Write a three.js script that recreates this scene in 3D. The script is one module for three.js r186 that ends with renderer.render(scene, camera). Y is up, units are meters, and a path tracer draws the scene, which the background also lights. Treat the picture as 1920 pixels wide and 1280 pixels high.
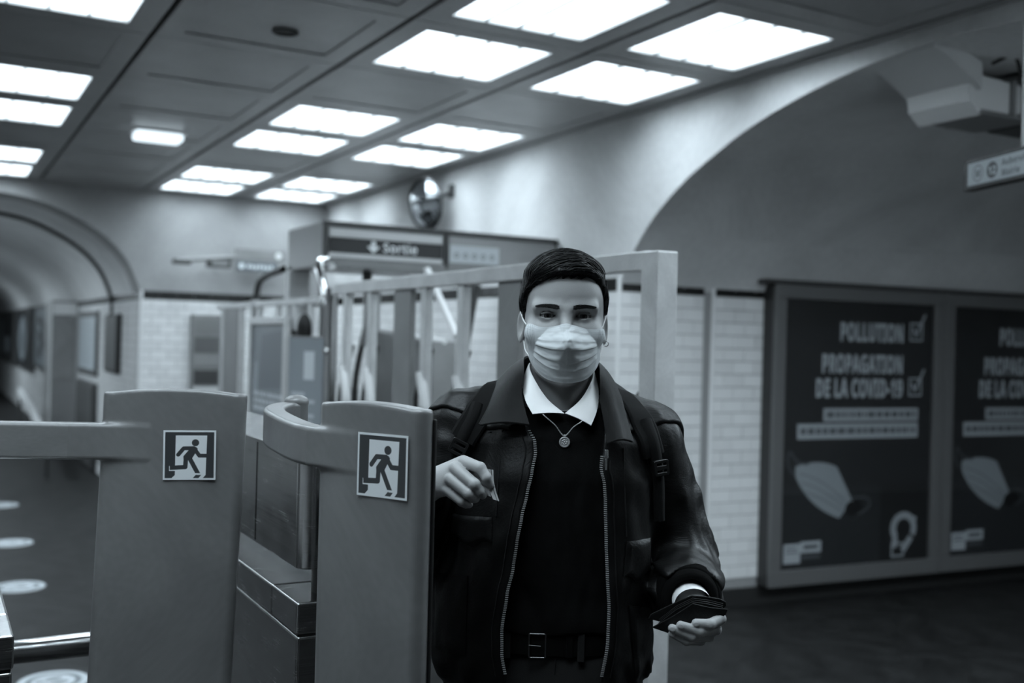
import * as THREE from 'three';
import { mergeGeometries } from 'three/addons/utils/BufferGeometryUtils.js';
import { RoundedBoxGeometry } from 'three/addons/geometries/RoundedBoxGeometry.js';
import { RectAreaLightUniformsLib } from 'three/addons/lights/RectAreaLightUniformsLib.js';
import { createNoise3D } from 'simplex-noise';

// ---------------------------------------------------------------- camera, exposure, light levels
const RAD = Math.PI / 180;
const scene = new THREE.Scene();
scene.background = new THREE.Color(0x000000);
const camera = new THREE.PerspectiveCamera(2 * Math.atan(640 / 1950) / RAD, 1.5, 0.05, 80);
camera.position.set(0, 1.6, 0);
camera.rotation.order = 'YXZ';
camera.rotation.y = -29.4 * RAD;
camera.rotation.z = 1.45 * RAD;
camera.focus = 1.79;
camera.userData.fStop = 2.6;
scene.add(camera);
const renderer = new THREE.WebGLRenderer({ antialias: true });
renderer.toneMapping = THREE.LinearToneMapping;
renderer.toneMappingExposure = 1.0;
renderer.shadowMap.enabled = true;
RectAreaLightUniformsLib.init();
const LAMP_COLOR = new THREE.Color(0.77, 0.91, 1.0);
const LAMP_LEVEL = 10.2;      // radiance of each louvred ceiling light
const GLOW_LEVEL = 3.0;      // what the eye sees of the fitting

// ---------------------------------------------------------------- helpers
function rng(seed) { let s = seed | 0; return () => { s = (s + 0x6d2b79f5) | 0; let t = Math.imul(s ^ (s >>> 15), 1 | s); t = (t + Math.imul(t ^ (t >>> 7), 61 | t)) ^ t; return ((t ^ (t >>> 14)) >>> 0) / 4294967296; }; }
const rand = rng(77);
const noise3 = createNoise3D(rng(5));
const V = (x, y, z) => new THREE.Vector3(x, y, z);
const clamp = (v, a, b) => Math.min(b, Math.max(a, v));
const lerp = (a, b, t) => a + (b - a) * t;
const sstep = (a, b, v) => { const t = clamp((v - a) / (b - a), 0, 1); return t * t * (3 - 2 * t); };
function table(rows) { return (v) => { if (v <= rows[0][0]) return rows[0][1]; for (let i = 1; i < rows.length; i++) if (v <= rows[i][0]) { const t = (v - rows[i - 1][0]) / (rows[i][0] - rows[i - 1][0]); return lerp(rows[i - 1][1], rows[i][1], t * t * (3 - 2 * t) * 0.5 + t * 0.5); } return rows[rows.length - 1][1]; }; }

// smooth normals that break at edges sharper than the given angle (positions matched to 10 micrometres)
function creased(g0, angle) {
  const g = g0.index ? g0.toNonIndexed() : g0, p = g.attributes.position, n = p.count, cells = new Map(), fn = new Float32Array(n), key = new Array(n), cosA = Math.cos(angle), a = V(), b = V(), c = V();
  for (let i = 0; i < n; i += 3) { a.fromBufferAttribute(p, i); b.fromBufferAttribute(p, i + 1).sub(a); c.fromBufferAttribute(p, i + 2).sub(a); b.cross(c); fn[i] = b.x; fn[i + 1] = b.y; fn[i + 2] = b.z; for (let k = 0; k < 3; k++) { const s = Math.round(p.getX(i + k) * 1e5) + ',' + Math.round(p.getY(i + k) * 1e5) + ',' + Math.round(p.getZ(i + k) * 1e5); key[i + k] = s; const l = cells.get(s); l ? l.push(i) : cells.set(s, [i]); } }
  const out = new Float32Array(n * 3);
  for (let i = 0; i < n; i++) { const f = i - i % 3, fx = fn[f], fy = fn[f + 1], fz = fn[f + 2], fl = Math.hypot(fx, fy, fz) || 1; let x = 0, y = 0, z = 0; for (const j of cells.get(key[i])) { const l = Math.hypot(fn[j], fn[j + 1], fn[j + 2]); if (l && (fx * fn[j] + fy * fn[j + 1] + fz * fn[j + 2]) / (fl * l) > cosA) { x += fn[j]; y += fn[j + 1]; z += fn[j + 2]; } } const l = Math.hypot(x, y, z) || 1; out[i * 3] = x / l; out[i * 3 + 1] = y / l; out[i * 3 + 2] = z / l; }
  g.setAttribute('normal', new THREE.BufferAttribute(out, 3)); return g;
}
const used = new Map();
function numbered(name) { const n = used.get(name) || 0; used.set(name, n + 1); return n ? name + '_' + String(n).padStart(3, '0') : name; }
function shadow(o) { o.traverse((m) => { if (m.isMesh) { m.castShadow = true; m.receiveShadow = true; } }); return o; }
function tag(o, label, category, group) { if (label) o.userData.label = label; if (category) o.userData.category = category; if (group) o.userData.group = group; return o; }
function thing(name, label, category, [x, y, z] = [0, 0, 0], turn = 0, group) {
  const o = new THREE.Group(); o.name = numbered(name); o.position.set(x, y, z); o.rotation.y = turn; scene.add(o);
  return tag(o, label, category, group);
}
function part(name, geo, mat, parent, label) {
  const m = new THREE.Mesh(geo, mat); m.name = name; m.castShadow = true; m.receiveShadow = true;
  if (label) m.userData.label = label;
  parent.add(m); return m;
}
function struct(name, geo, mat, label, category) {
  const m = new THREE.Mesh(geo, mat); m.name = name; m.castShadow = true; m.receiveShadow = true; m.userData.kind = 'structure';
  tag(m, label, category); scene.add(m); return m;
}
// uv in metres from the dominant axis of every face
function faceUV(g0) {
  const g = g0.index ? g0.toNonIndexed() : g0; const p = g.attributes.position, uv = new Float32Array(p.count * 2), a = V(), b = V(), c = V();
  for (let i = 0; i < p.count; i += 3) {
    a.fromBufferAttribute(p, i); b.fromBufferAttribute(p, i + 1); c.fromBufferAttribute(p, i + 2);
    const n = b.clone().sub(a).cross(c.clone().sub(a)); const ax = Math.abs(n.x), ay = Math.abs(n.y), az = Math.abs(n.z);
    [a, b, c].forEach((q, k) => { const [u, v] = ay >= ax && ay >= az ? [q.x, q.z] : ax >= az ? [q.z, q.y] : [q.x, q.y]; uv[(i + k) * 2] = u; uv[(i + k) * 2 + 1] = v; });
  }
  g.setAttribute('uv', new THREE.BufferAttribute(uv, 2)); return g;
}
function smoothUV(g, cx = 0, cz = 0, r = 0.16) { // cylinder uv in metres for bodies
  const p = g.attributes.position, uv = new Float32Array(p.count * 2);
  for (let i = 0; i < p.count; i++) { uv[i * 2] = Math.atan2(p.getX(i) - cx, p.getZ(i) - cz) * r; uv[i * 2 + 1] = p.getY(i); }
  g.setAttribute('uv', new THREE.BufferAttribute(uv, 2)); return g;
}
function box(x0, x1, y0, y1, z0, z1, r = 0) {
  const w = Math.abs(x1 - x0), h = Math.abs(y1 - y0), d = Math.abs(z1 - z0);
  const g = r ? new RoundedBoxGeometry(w, h, d, 2, Math.min(r, w / 2.01, h / 2.01, d / 2.01)) : new THREE.BoxGeometry(w, h, d);
  g.translate((x0 + x1) / 2, (y0 + y1) / 2, (z0 + z1) / 2); return faceUV(g);
}
function clean(list) { return list.map((g) => { const q = g.index ? g.toNonIndexed() : g.clone(); for (const k of Object.keys(q.attributes)) if (!['position', 'normal', 'uv'].includes(k)) q.deleteAttribute(k); if (!q.attributes.uv) q.setAttribute('uv', new THREE.BufferAttribute(new Float32Array(q.attributes.position.count * 2), 2)); if (!q.attributes.normal) q.computeVertexNormals(); return q; }); }
const join = (...list) => mergeGeometries(clean(list.flat()));
function tube(pts, r, seg = 24, rad = 8, closed = false) { return new THREE.TubeGeometry(new THREE.CatmullRomCurve3(pts.map((p) => p.isVector3 ? p : V(...p)), closed, 'centripetal'), seg, r, rad, closed); }
function rod(a, b, r, seg = 14, r2 = r) {
  const A = V(...a), B = V(...b), d = B.clone().sub(A), g = new THREE.CylinderGeometry(r2, r, d.length(), seg);
  g.applyQuaternion(new THREE.Quaternion().setFromUnitVectors(V(0, 1, 0), d.clone().normalize())); g.translate(...A.add(B).multiplyScalar(0.5).toArray()); return g;
}
// section swept along a path: section is a list of [side, up] pairs, up stays near world up
function sweep(path, section, caps = true, upVec = V(0, 1, 0)) {
  const n = path.length, m = section.length, pos = [], idx = [], uv = []; let run = 0;
  for (let i = 0; i < n; i++) {
    const t = path[Math.min(i + 1, n - 1)].clone().sub(path[Math.max(i - 1, 0)]).normalize();
    const side = t.clone().cross(upVec).normalize(), up = side.clone().cross(t).normalize();
    if (i) run += path[i].distanceTo(path[i - 1]);
    let per = 0;
    for (let j = 0; j < m; j++) { const q = path[i].clone().addScaledVector(side, section[j][0]).addScaledVector(up, section[j][1]); pos.push(q.x, q.y, q.z); if (j) per += Math.hypot(section[j][0] - section[j - 1][0], section[j][1] - section[j - 1][1]); uv.push(run, per); }
  }
  for (let i = 0; i < n - 1; i++) for (let j = 0; j < m; j++) { const a = i * m + j, b = i * m + (j + 1) % m, c = a + m, d = b + m; idx.push(a, b, c, b, d, c); }
  if (caps) for (const [o, f] of [[0, 1], [(n - 1) * m, 0]]) for (let j = 1; j < m - 1; j++) f ? idx.push(o, o + j + 1, o + j) : idx.push(o, o + j, o + j + 1);
  const g = new THREE.BufferGeometry(); g.setAttribute('position', new THREE.Float32BufferAttribute(pos, 3)); g.setAttribute('uv', new THREE.Float32BufferAttribute(uv, 2)); g.setIndex(idx);
  return creased(g, 0.7);
}
const rrect = (w, h, r, k = 4) => { const o = []; for (const [sx, sy, a0] of [[1, 1, 0], [-1, 1, 90], [-1, -1, 180], [1, -1, 270]]) for (let i = 0; i <= k; i++) { const a = (a0 + 90 * i / k) * RAD; o.push([sx * (w / 2 - r) + r * Math.cos(a), sy * (h / 2 - r) + r * Math.sin(a)]); } return o; };
const curvePts = (pts, n) => new THREE.CatmullRomCurve3(pts.map((p) => V(...p)), false, 'centripetal').getPoints(n);

// ---------------------------------------------------------------- computed textures
function dataTex(n, fn, srgb = false, rep = 1) {
  const d = new Uint8Array(n * n * 4);
  for (let y = 0; y < n; y++) for (let x = 0; x < n; x++) { const c = fn(x, y, n); const i = (y * n + x) * 4; const v = Array.isArray(c) ? c : [c, c, c]; d[i] = clamp(v[0] * 255, 0, 255); d[i + 1] = clamp(v[1] * 255, 0, 255); d[i + 2] = clamp(v[2] * 255, 0, 255); d[i + 3] = 255; }
  const t = new THREE.DataTexture(d, n, n); t.wrapS = t.wrapT = THREE.RepeatWrapping; t.magFilter = THREE.LinearFilter; t.minFilter = THREE.LinearMipmapLinearFilter; t.generateMipmaps = true;
  if (srgb) t.colorSpace = THREE.SRGBColorSpace; t.repeat.set(rep, rep); t.needsUpdate = true; return t;
}
const tiled = (x, y, n, f, s = 0) => { const a = x / n * 2 * Math.PI, b = y / n * 2 * Math.PI, r = f / (2 * Math.PI); return noise3(Math.cos(a) * r + s, Math.sin(a) * r + Math.cos(b) * r * 1.0, Math.sin(b) * r + s * 0.7); };
const texGrain = dataTex(512, (x, y, n) => 0.5 + 0.22 * tiled(x, y, n, 60, 3) + 0.18 * tiled(x, y, n, 140, 9));
const texCloud = dataTex(512, (x, y, n) => 0.86 + 0.07 * tiled(x, y, n, 6, 1) + 0.05 * tiled(x, y, n, 24, 4), true);
const texPaint = dataTex(512, (x, y, n) => 0.93 + 0.04 * tiled(x, y, n, 5, 11) + 0.02 * tiled(x, y, n, 40, 14), true);
const speck = rng(31);
const texFloor = dataTex(512, (x, y, n) => { const f = speck(); return 0.62 + 0.10 * tiled(x, y, n, 7, 21) + 0.07 * tiled(x, y, n, 33, 22) + (f > 0.985 ? 0.25 : f < 0.02 ? -0.25 : 0) + (speck() - 0.5) * 0.10; }, true);
const brush = rng(8), brushRow = Array.from({ length: 512 }, () => brush());
const texBrush = dataTex(512, (x, y, n) => 0.42 + 0.16 * (brushRow[y] - 0.5) + 0.10 * tiled(x, y, n, 9, 41) + 0.05 * (brush() - 0.5));
const texLeather = dataTex(512, (x, y, n) => { const a = tiled(x, y, n, 70, 51), b = tiled(x, y, n, 130, 55); return 0.55 + 0.35 * Math.min(Math.abs(a), Math.abs(b) + 0.1) + 0.1 * tiled(x, y, n, 20, 57); });
const texKnit = dataTex(256, (x, y) => 0.5 + 0.28 * Math.sin(x / 256 * 2 * Math.PI * 32) * Math.cos(y / 256 * 2 * Math.PI * 32) + 0.18 * (brush() - 0.5));
const texDenim = dataTex(256, (x, y) => clamp(0.55 + 0.25 * Math.sin((x + y) / 256 * 2 * Math.PI * 40) + 0.3 * (brush() - 0.5), 0, 1), true);
const texSkin = dataTex(512, (x, y, n) => 0.9 + 0.05 * tiled(x, y, n, 14, 61) + 0.04 * tiled(x, y, n, 90, 66) + 0.03 * (brush() - 0.5), true);
function canvasTex(w, h, draw) { const c = document.createElement('canvas'); c.width = w; c.height = h; draw(c.getContext('2d'), w, h); const t = new THREE.CanvasTexture(c); t.colorSpace = THREE.SRGBColorSpace; t.anisotropy = 8; return t; }
const rep = (t, r, r2 = r) => { const c = t.clone(); c.repeat.set(r, r2); c.needsUpdate = true; return c; };

// ---------------------------------------------------------------- materials (linear base colours)
const G = (v, o = {}) => new THREE.MeshPhysicalMaterial({ color: new THREE.Color().setRGB(v, v, v), roughness: 0.6, metalness: 0, ...o });
const M = {
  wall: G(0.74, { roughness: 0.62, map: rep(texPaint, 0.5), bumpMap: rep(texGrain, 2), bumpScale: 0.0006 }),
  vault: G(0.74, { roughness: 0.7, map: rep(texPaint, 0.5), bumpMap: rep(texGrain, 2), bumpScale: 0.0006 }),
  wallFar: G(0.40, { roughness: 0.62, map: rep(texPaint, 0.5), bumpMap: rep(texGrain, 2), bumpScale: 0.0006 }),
  grout: G(0.30, { roughness: 0.9 }),
  tile: [0.80, 0.77, 0.83].map((v) => G(v, { roughness: 0.16 })),
  bandTile: [0.020, 0.028, 0.016].map((v) => G(v, { roughness: 0.2 })),
  plinth: G(0.02, { roughness: 0.5 }),
  floor: G(0.05, { roughness: 0.55, specularIntensity: 0.35, map: rep(texFloor, 0.8), bumpMap: rep(texGrain, 4), bumpScale: 0.0006 }),
  ceil: G(0.43, { roughness: 0.34, map: rep(texPaint, 0.7) }),
  ceilBack: G(0.02, { roughness: 0.9 }),
  lampFrame: G(0.40, { roughness: 0.35 }),
  black: G(0.008, { roughness: 0.5 }),
  darkMetal: G(0.05, { roughness: 0.4 }),
  gate: G(0.225, { roughness: 0.33, map: rep(texPaint, 1.3), clearcoat: 0.25, clearcoatRoughness: 0.3, bumpMap: rep(texGrain, 5), bumpScale: 0.0001 }),
  rubber: G(0.006, { roughness: 0.55 }),
  steel: G(0.55, { metalness: 1, roughness: 0.5, roughnessMap: rep(texBrush, 1, 2.2), bumpMap: rep(texBrush, 0.8, 3), bumpScale: 0.0001 }),
  chrome: G(0.66, { metalness: 1, roughness: 0.16 }),
  fence: G(0.78, { metalness: 0.3, roughness: 0.36, map: rep(texPaint, 2) }),
  greyPaint: G(0.27, { roughness: 0.4, map: rep(texPaint, 1) }),
  darkPaint: G(0.05, { roughness: 0.4 }),
  white: G(0.72, { roughness: 0.45 }),
  alu: G(0.34, { metalness: 0.6, roughness: 0.4 }),
  skin: G(0.39, { roughness: 0.5, bumpMap: rep(texGrain, 9), bumpScale: 0.0002 }),
  lip: G(0.28, { roughness: 0.45 }),
  hair: G(0.006, { roughness: 0.45, specularIntensity: 0.6 }),
  eyeWhite: G(0.36, { roughness: 0.15 }),
  iris: G(0.05, { roughness: 0.1 }),
  pupil: G(0.004, { roughness: 0.08 }),
  shirt: G(0.84, { roughness: 0.7, bumpMap: rep(texKnit, 60), bumpScale: 0.00012 }),
  sweater: G(0.0065, { roughness: 1, specularIntensity: 0.2, bumpMap: rep(texKnit, 14), bumpScale: 0.0005 }),
  leather: G(0.006, { roughness: 0.42, specularIntensity: 0.5, bumpMap: rep(texLeather, 7), bumpScale: 0.0009 }),
  ribKnit: G(0.006, { roughness: 1, specularIntensity: 0.2, bumpMap: rep(texKnit, 12), bumpScale: 0.0008 }),
  webbing: G(0.006, { roughness: 0.8, specularIntensity: 0.35, bumpMap: rep(texKnit, 40), bumpScale: 0.0003 }),
  plastic: G(0.006, { roughness: 0.4, specularIntensity: 0.6 }),
  denim: G(0.03, { roughness: 0.9, map: rep(texDenim, 9) }),
  belt: G(0.005, { roughness: 0.35, specularIntensity: 0.5 }),
  silver: G(0.72, { metalness: 1, roughness: 0.25 }),
  zipMetal: G(0.55, { metalness: 0.35, roughness: 0.35 }),
  paperWhite: G(0.7, { roughness: 0.8 }),
};
const glassPane = new THREE.MeshPhysicalMaterial({ color: 0xffffff, roughness: 0.03, transmission: 1, thickness: 0, ior: 1.45 });
// ---------------------------------------------------------------- the hall: x across, -z along it
const XR = 3.47, XL = -2.62, ZB = -10.0, ZF = 4.2, HC = 2.91;
const BAND0 = 1.905, BAND1 = 1.985, PL = 0.115;
const ZJ = -4.92;                       // jamb of the side passage
const KX = 4.17, KA = 5 * RAD;          // the passage wall bends here by five degrees
const archPts = [[-4.92, 1.93], [-4.87, 2.02], [-4.776, 2.135], [-4.64, 2.275], [-4.362, 2.461], [-4.11, 2.574], [-3.877, 2.663], [-3.524, 2.754], [-3.152, 2.813], [-2.72, 2.84]];
const archHalf = new THREE.CatmullRomCurve3(archPts.map(([z, y]) => V(z, y, 0)), false, 'centripetal').getPoints(40).map((p) => [p.x, p.y]);
const archFull = archHalf.concat(archHalf.slice(0, -1).reverse().map(([z, y]) => [-5.44 - z, y]));

// floor and the slab above the ceiling
struct('floor', box(-3, 11, -0.2, 0, -34, 4.6), M.floor, 'dark speckled station floor', 'floor');
// right wall with the arched passage opening
{
  const s = new THREE.Shape(); s.moveTo(-ZF - 0.2, 0); s.lineTo(-ZF - 0.2, HC + 0.15);
  // drawn in (-z, y) so that the extrusion runs along +x after turning
  const out = [[ZF + 0.2, -0.05], [0.52 - 1.04, -0.05]];
  s.curves.length = 0; const pts = [];
  pts.push([ZF + 0.2, -0.05], [ZF + 0.2, HC + 0.12], [ZB - 0.3, HC + 0.12], [ZB - 0.3, -0.05], [ZJ, -0.05]);
  for (const q of archFull) pts.push(q);
  pts.push([-0.52, -0.05]);
  const sh = new THREE.Shape(pts.map(([z, y]) => new THREE.Vector2(-z, y)));
  const g = new THREE.ExtrudeGeometry(sh, { depth: 0.15, bevelEnabled: false }); // x=-z, y, z=depth
  g.applyMatrix4(new THREE.Matrix4().makeBasis(V(0, 0, -1), V(0, 1, 0), V(1, 0, 0))); g.translate(XR, 0, 0);
  var wallRight = struct('wall_right', faceUV(g), M.wall, 'pale painted hall wall with white tiles below and an arched passage', 'wall');
}
// passage vault and walls: a shell swept along +x
function shellGeo(sections, thick) { // sections: lists of points of equal length, inside surface; outside offset by thick away from the middle
  const n = sections.length, m = sections[0].length, pos = [], idx = [];
  for (const layer of [0, 1]) for (const s of sections) for (let j = 0; j < m; j++) {
    const a = s[Math.max(0, j - 1)], b = s[Math.min(m - 1, j + 1)], ax = s.axis, t = b.clone().sub(a).normalize(), nrm = t.clone().cross(ax).normalize();
    const q = s[j].clone().addScaledVector(nrm, layer ? thick : 0); pos.push(q.x, q.y, q.z);
  }
  const L = n * m;
  for (let i = 0; i < n - 1; i++) for (let j = 0; j < m - 1; j++) { const a = i * m + j, b = a + 1, c = a + m, d = c + 1; idx.push(a, c, b, b, c, d); idx.push(L + a, L + b, L + c, L + b, L + d, L + c); }
  for (let j = 0; j < m - 1; j++) { const a = j, b = j + 1; idx.push(a, b, L + a, b, L + b, L + a); const e = (n - 1) * m; idx.push(e + a, L + e + a, e + b, e + b, L + e + a, L + e + b); }
  for (let i = 0; i < n - 1; i++) { for (const j of [0, m - 1]) { const a = i * m + j, c = a + m; j ? idx.push(a, c, L + a, c, L + c, L + a) : idx.push(a, L + a, c, c, L + a, L + c); } }
  const g = new THREE.BufferGeometry(); g.setAttribute('position', new THREE.Float32BufferAttribute(pos, 3)); g.setIndex(idx); return creased(g, 0.6);
}
const passageEnd = 10.5;
function passageSection(x) {
  const off = x > KX ? (x - KX) * Math.tan(KA) : 0, prof = [[ZJ, 0]].concat(archFull, [[-0.52, 0]]);
  const s = prof.map(([z, y]) => { const w = clamp((-2.72 - z) / 2.2, 0, 1); return V(x, y, z + off * w); }); s.axis = V(-1, 0, 0); return s;
}
var wallPassage = struct('wall_passage', faceUV(shellGeo([3.62, KX, 5, 6, 8, passageEnd].map(passageSection), -0.15)), M.vault, 'shaded vaulted side passage behind the poster cabinets', 'wall');
struct('wall_passage_end', box(passageEnd, passageEnd + 0.2, -0.05, 3.1, -5.4, 0), M.vault, 'end of the dark side passage', 'wall');

// back wall with the arched corridor on its left
const arch2 = (() => { const P = [[1.716, 1.93], [1.68, 2.05], [1.591, 2.241], [1.403, 2.447], [1.086, 2.638], [0.781, 2.743], [0.3, 2.80]]; const c = new THREE.CatmullRomCurve3(P.map(([x, y]) => V(x, y, 0)), false, 'centripetal').getPoints(30).map((p) => [p.x, p.y]); return c.concat(c.slice(0, -1).reverse().map(([x, y]) => [0.6 - x, y])); })();
{
  const pts = [[1.716, -0.05], [XR + 0.1, -0.05], [XR + 0.1, HC + 0.12], [XL - 0.2, HC + 0.12], [XL - 0.2, -0.05], [0.6 - 1.716, -0.05]].concat(arch2.slice().reverse());
  const g = new THREE.ExtrudeGeometry(new THREE.Shape(pts.map(([x, y]) => new THREE.Vector2(x, y))), { depth: 0.4, bevelEnabled: false }); g.translate(0, 0, ZB - 0.4);
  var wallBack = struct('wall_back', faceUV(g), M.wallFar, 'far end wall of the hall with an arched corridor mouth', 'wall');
}
{
  const sec = (z, k = 1) => { const prof = [[1.716, 0]].concat(arch2, [[0.6 - 1.716, 0]]); const s = prof.map(([x, y]) => V(x, y, z)); s.axis = V(0, 0, -1); return s; };
  const g = shellGeo([ZB - 0.4, -14, -20, -26, -33].map((z) => sec(z)), -0.15);
  var wallCorridor = struct('wall_corridor', faceUV(g), M.wall, 'vaulted corridor leading away beyond the far wall', 'wall');
  struct('wall_corridor_end', box(-1.4, 2, -0.05, 3.1, -33.2, -33), M.vault, 'distant end of the vaulted corridor', 'wall');
}
struct('wall_left', box(XL - 0.2, XL, -0.05, HC + 0.12, ZB - 0.3, ZF + 0.2), M.wall, 'left hall wall outside the picture', 'wall');
struct('wall_front', box(XL - 0.2, XR + 0.15, -0.05, HC + 0.12, ZF, ZF + 0.2), M.wall, 'hall wall behind the camera', 'wall');

// ------------------------------------------------------------ tiles below the dark band
const TW = 0.15, TH = 0.0745, TD = 0.008, PITCHY = 0.0788, PITCHX = 0.1535;
function tileGeo(w, h, d, b = 0.003) {
  const g = new THREE.BufferGeometry(), x = w / 2, y = h / 2, P = [[-x, -y, 0], [x, -y, 0], [x, y, 0], [-x, y, 0], [-x, -y, d - b], [x, -y, d - b], [x, y, d - b], [-x, y, d - b], [-x + b, -y + b, d], [x - b, -y + b, d], [x - b, y - b, d], [-x + b, y - b, d]];
  const I = []; const quad = (a, b2, c, e) => I.push(a, b2, c, a, c, e);
  for (let k = 0; k < 4; k++) { const n = (k + 1) % 4; quad(k, n, 4 + n, 4 + k); quad(4 + k, 4 + n, 8 + n, 8 + k); } quad(8, 9, 10, 11);
  g.setAttribute('position', new THREE.Float32BufferAttribute(P.flat(), 3)); g.setIndex(I); return creased(g, 0.3);
}
const tFull = tileGeo(TW, TH, TD), tHalf = tileGeo(TW / 2 - 0.0018, TH, TD), tBand = tileGeo(TW, BAND1 - BAND0 - 0.004, TD + 0.002);
const tHalfBand = tileGeo(TW / 2 - 0.0018, BAND1 - BAND0 - 0.004, TD + 0.002);
// origin: start point on the wall, dir: unit vector along it, nrm: unit vector into the room
function tileWall(parent, origin, dir, nrm, length, limit = 300, firstPick = null) {
  const q = new THREE.Matrix4().makeBasis(dir, V(0, 1, 0), nrm), rows = Math.floor((BAND0 - PL) / PITCHY), list = [], extra = [];
  const back = new THREE.PlaneGeometry(length, BAND1 - PL); back.applyMatrix4(q); back.translate(origin.x + dir.x * length / 2 + nrm.x * 0.0015, (BAND1 + PL) / 2, origin.z + dir.z * length / 2 + nrm.z * 0.0015);
  part('grout', back, M.grout, parent);
  const place = (geo, u, y, mats, name) => { const m = new THREE.Matrix4().copy(q); m.setPosition(origin.x + dir.x * u + nrm.x * 0.0016, y, origin.z + dir.z * u + nrm.z * 0.0016); list.push({ geo, m, mat: mats[Math.floor(rand() * mats.length)], name, d: firstPick ? firstPick(u, y) : 0 }); };
  for (let r = 0; r <= rows; r++) {
    const band = r === rows, y = band ? (BAND0 + BAND1) / 2 : BAND0 - PITCHY * (rows - r - 0.5), odd = r % 2, mats = band ? M.bandTile : M.tile, name = band ? 'band_tile' : 'tile';
    let u = 0;
    if (odd && !band) { place(tHalf, PITCHX / 4, y, mats, name); u = PITCHX / 2; }
    while (u + PITCHX <= length + 0.001) { place(band ? tBand : tFull, u + PITCHX / 2, y, mats, name); u += PITCHX; }
    if (u + PITCHX / 2 <= length + 0.001) place(band ? tHalfBand : tHalf, u + PITCHX / 4, y, mats, name);
  }
  list.sort((a, b) => a.d - b.d);
  list.forEach((t, i) => {
    if (i < limit) { const m = part(numbered(t.name), t.geo, t.mat, parent); t.m.decompose(m.position, m.quaternion, m.scale); }
    else extra.push(t);
  });
  for (const [mats, nm] of [[M.tile, 'tile_field'], [M.bandTile, 'band_tile_field']]) for (const mt of mats) {
    const l = extra.filter((t) => t.mat === mt); if (!l.length) continue;
    const m = part(numbered(nm), mergeGeometries(l.map((t) => t.geo.clone().applyMatrix4(t.m))), mt, parent); m.userData.kind = 'stuff';
  }
}
// right hall wall (plane x = XR): from the jamb corner back to the far wall, nearest tiles first
tileWall(wallRight, V(XR, 0, ZB + 0.01), V(0, 0, 1), V(-1, 0, 0), ZJ - ZB - 0.012, 300, (u, y) => -u * 1 + Math.abs(y - 1.6) * 1.6);
// jamb and passage wall (tiles end under the poster cabinets)
tileWall(wallPassage, V(XR + 0.012, 0, ZJ), V(1, 0, 0), V(0, 0, 1), KX - XR - 0.014, 300);
{
  const d = V(Math.cos(KA), 0, Math.sin(KA)), n = V(-Math.sin(KA), 0, Math.cos(KA));
  tileWall(wallPassage, V(KX + 0.006, 0, ZJ), d, n, 0.47, 120);
  tileWall(wallPassage, V(KX, 0, ZJ).addScaledVector(d, 3.16), d, n, 2.8, 0);
}
tileWall(wallBack, V(1.716 + 0.012, 0, ZB), V(1, 0, 0), V(0, 0, 1), XR - 1.716 - 0.02, 300, (u, y) => (u > 1.0 ? 5 : 0) + Math.abs(y - 1.5));
// rounded corner beads
const bead = (x, z, p, r = 0.012) => { const g = rod([x, PL, z], [x, BAND1, z], r, 12); part('corner_bead', g, M.tile[2], p); };
bead(XR + 0.002, ZJ + 0.002, wallRight, 0.014); bead(KX, ZJ + 0.004, wallPassage, 0.013); bead(1.716, ZB, wallBack, 0.014);
{ const g = tileGeo(0.15, 0.0745, 0.008); // tiles run on down the corridor wall
  tileWall(wallCorridor, V(1.716, 0, ZB - 9.4), V(0, 0, 1), V(-1, 0, 0), 9, 0);
  tileWall(wallBack, V(1.716, 0, ZB - 0.4), V(0, 0, 1), V(-1, 0, 0), 0.4, 0);
}
// plinths
function plinth(name, x0, z0, x1, z1, n, label) { const d = V(x1 - x0, 0, z1 - z0), L = d.length(), g = box(0, L, 0, PL, 0, 0.016, 0.004); d.normalize(); g.applyMatrix4(new THREE.Matrix4().makeBasis(d, V(0, 1, 0), n)); g.translate(x0, 0, z0); return struct(name, g, M.plinth, label, 'baseboard'); }
plinth('baseboard_right', XR, ZB, XR, ZJ + 0.016, V(-1, 0, 0), 'black plinth along the right hall wall');
plinth('baseboard_jamb', XR - 0.01, ZJ, KX, ZJ, V(0, 0, 1), 'black plinth at the foot of the tiled jamb');
plinth('baseboard_passage', KX, ZJ, KX + 6 * Math.cos(KA), ZJ + 6 * Math.sin(KA), V(-Math.sin(KA), 0, Math.cos(KA)), 'black plinth below the poster cabinets');
plinth('baseboard_back', 1.716, ZB, XR, ZB, V(0, 0, 1), 'black plinth along the far wall');

// ------------------------------------------------------------ ceiling: square trays in columns, dark rails between them
const CP = 0.8655, colX = [-2.622, -1.756, -0.8905, -0.025, 0.8405, 1.706, 2.5715], rowZ0 = -3.06;
const ceiling = struct('ceiling', box(XL - 0.2, XR + 0.1, HC + 0.03, HC + 0.2, ZB - 0.2, ZF + 0.2), M.ceilBack, 'suspended ceiling of square grey metal trays', 'ceiling');
const IN = 0.645;
function ringGeo(w, d) { const s = new THREE.Shape([[-w / 2, -d / 2], [w / 2, -d / 2], [w / 2, d / 2], [-w / 2, d / 2]].map((p) => new THREE.Vector2(...p))); const h = IN / 2, hole = new THREE.Path([[-h, -h], [-h, h], [h, h], [h, -h]].map((p) => new THREE.Vector2(...p))); s.holes.push(hole); const g = new THREE.ExtrudeGeometry(s, { depth: 0.02, bevelEnabled: true, bevelSize: 0.003, bevelThickness: 0.003, bevelSegments: 1 }); g.rotateX(-Math.PI / 2); g.translate(0, 0.003, 0); return faceUV(g); }
const ring = ringGeo(CP - 0.03, CP - 0.012), inset = box(-IN / 2 + 0.002, IN / 2 - 0.002, 0.006, 0.02, -IN / 2 + 0.002, IN / 2 - 0.002, 0.002);
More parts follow.
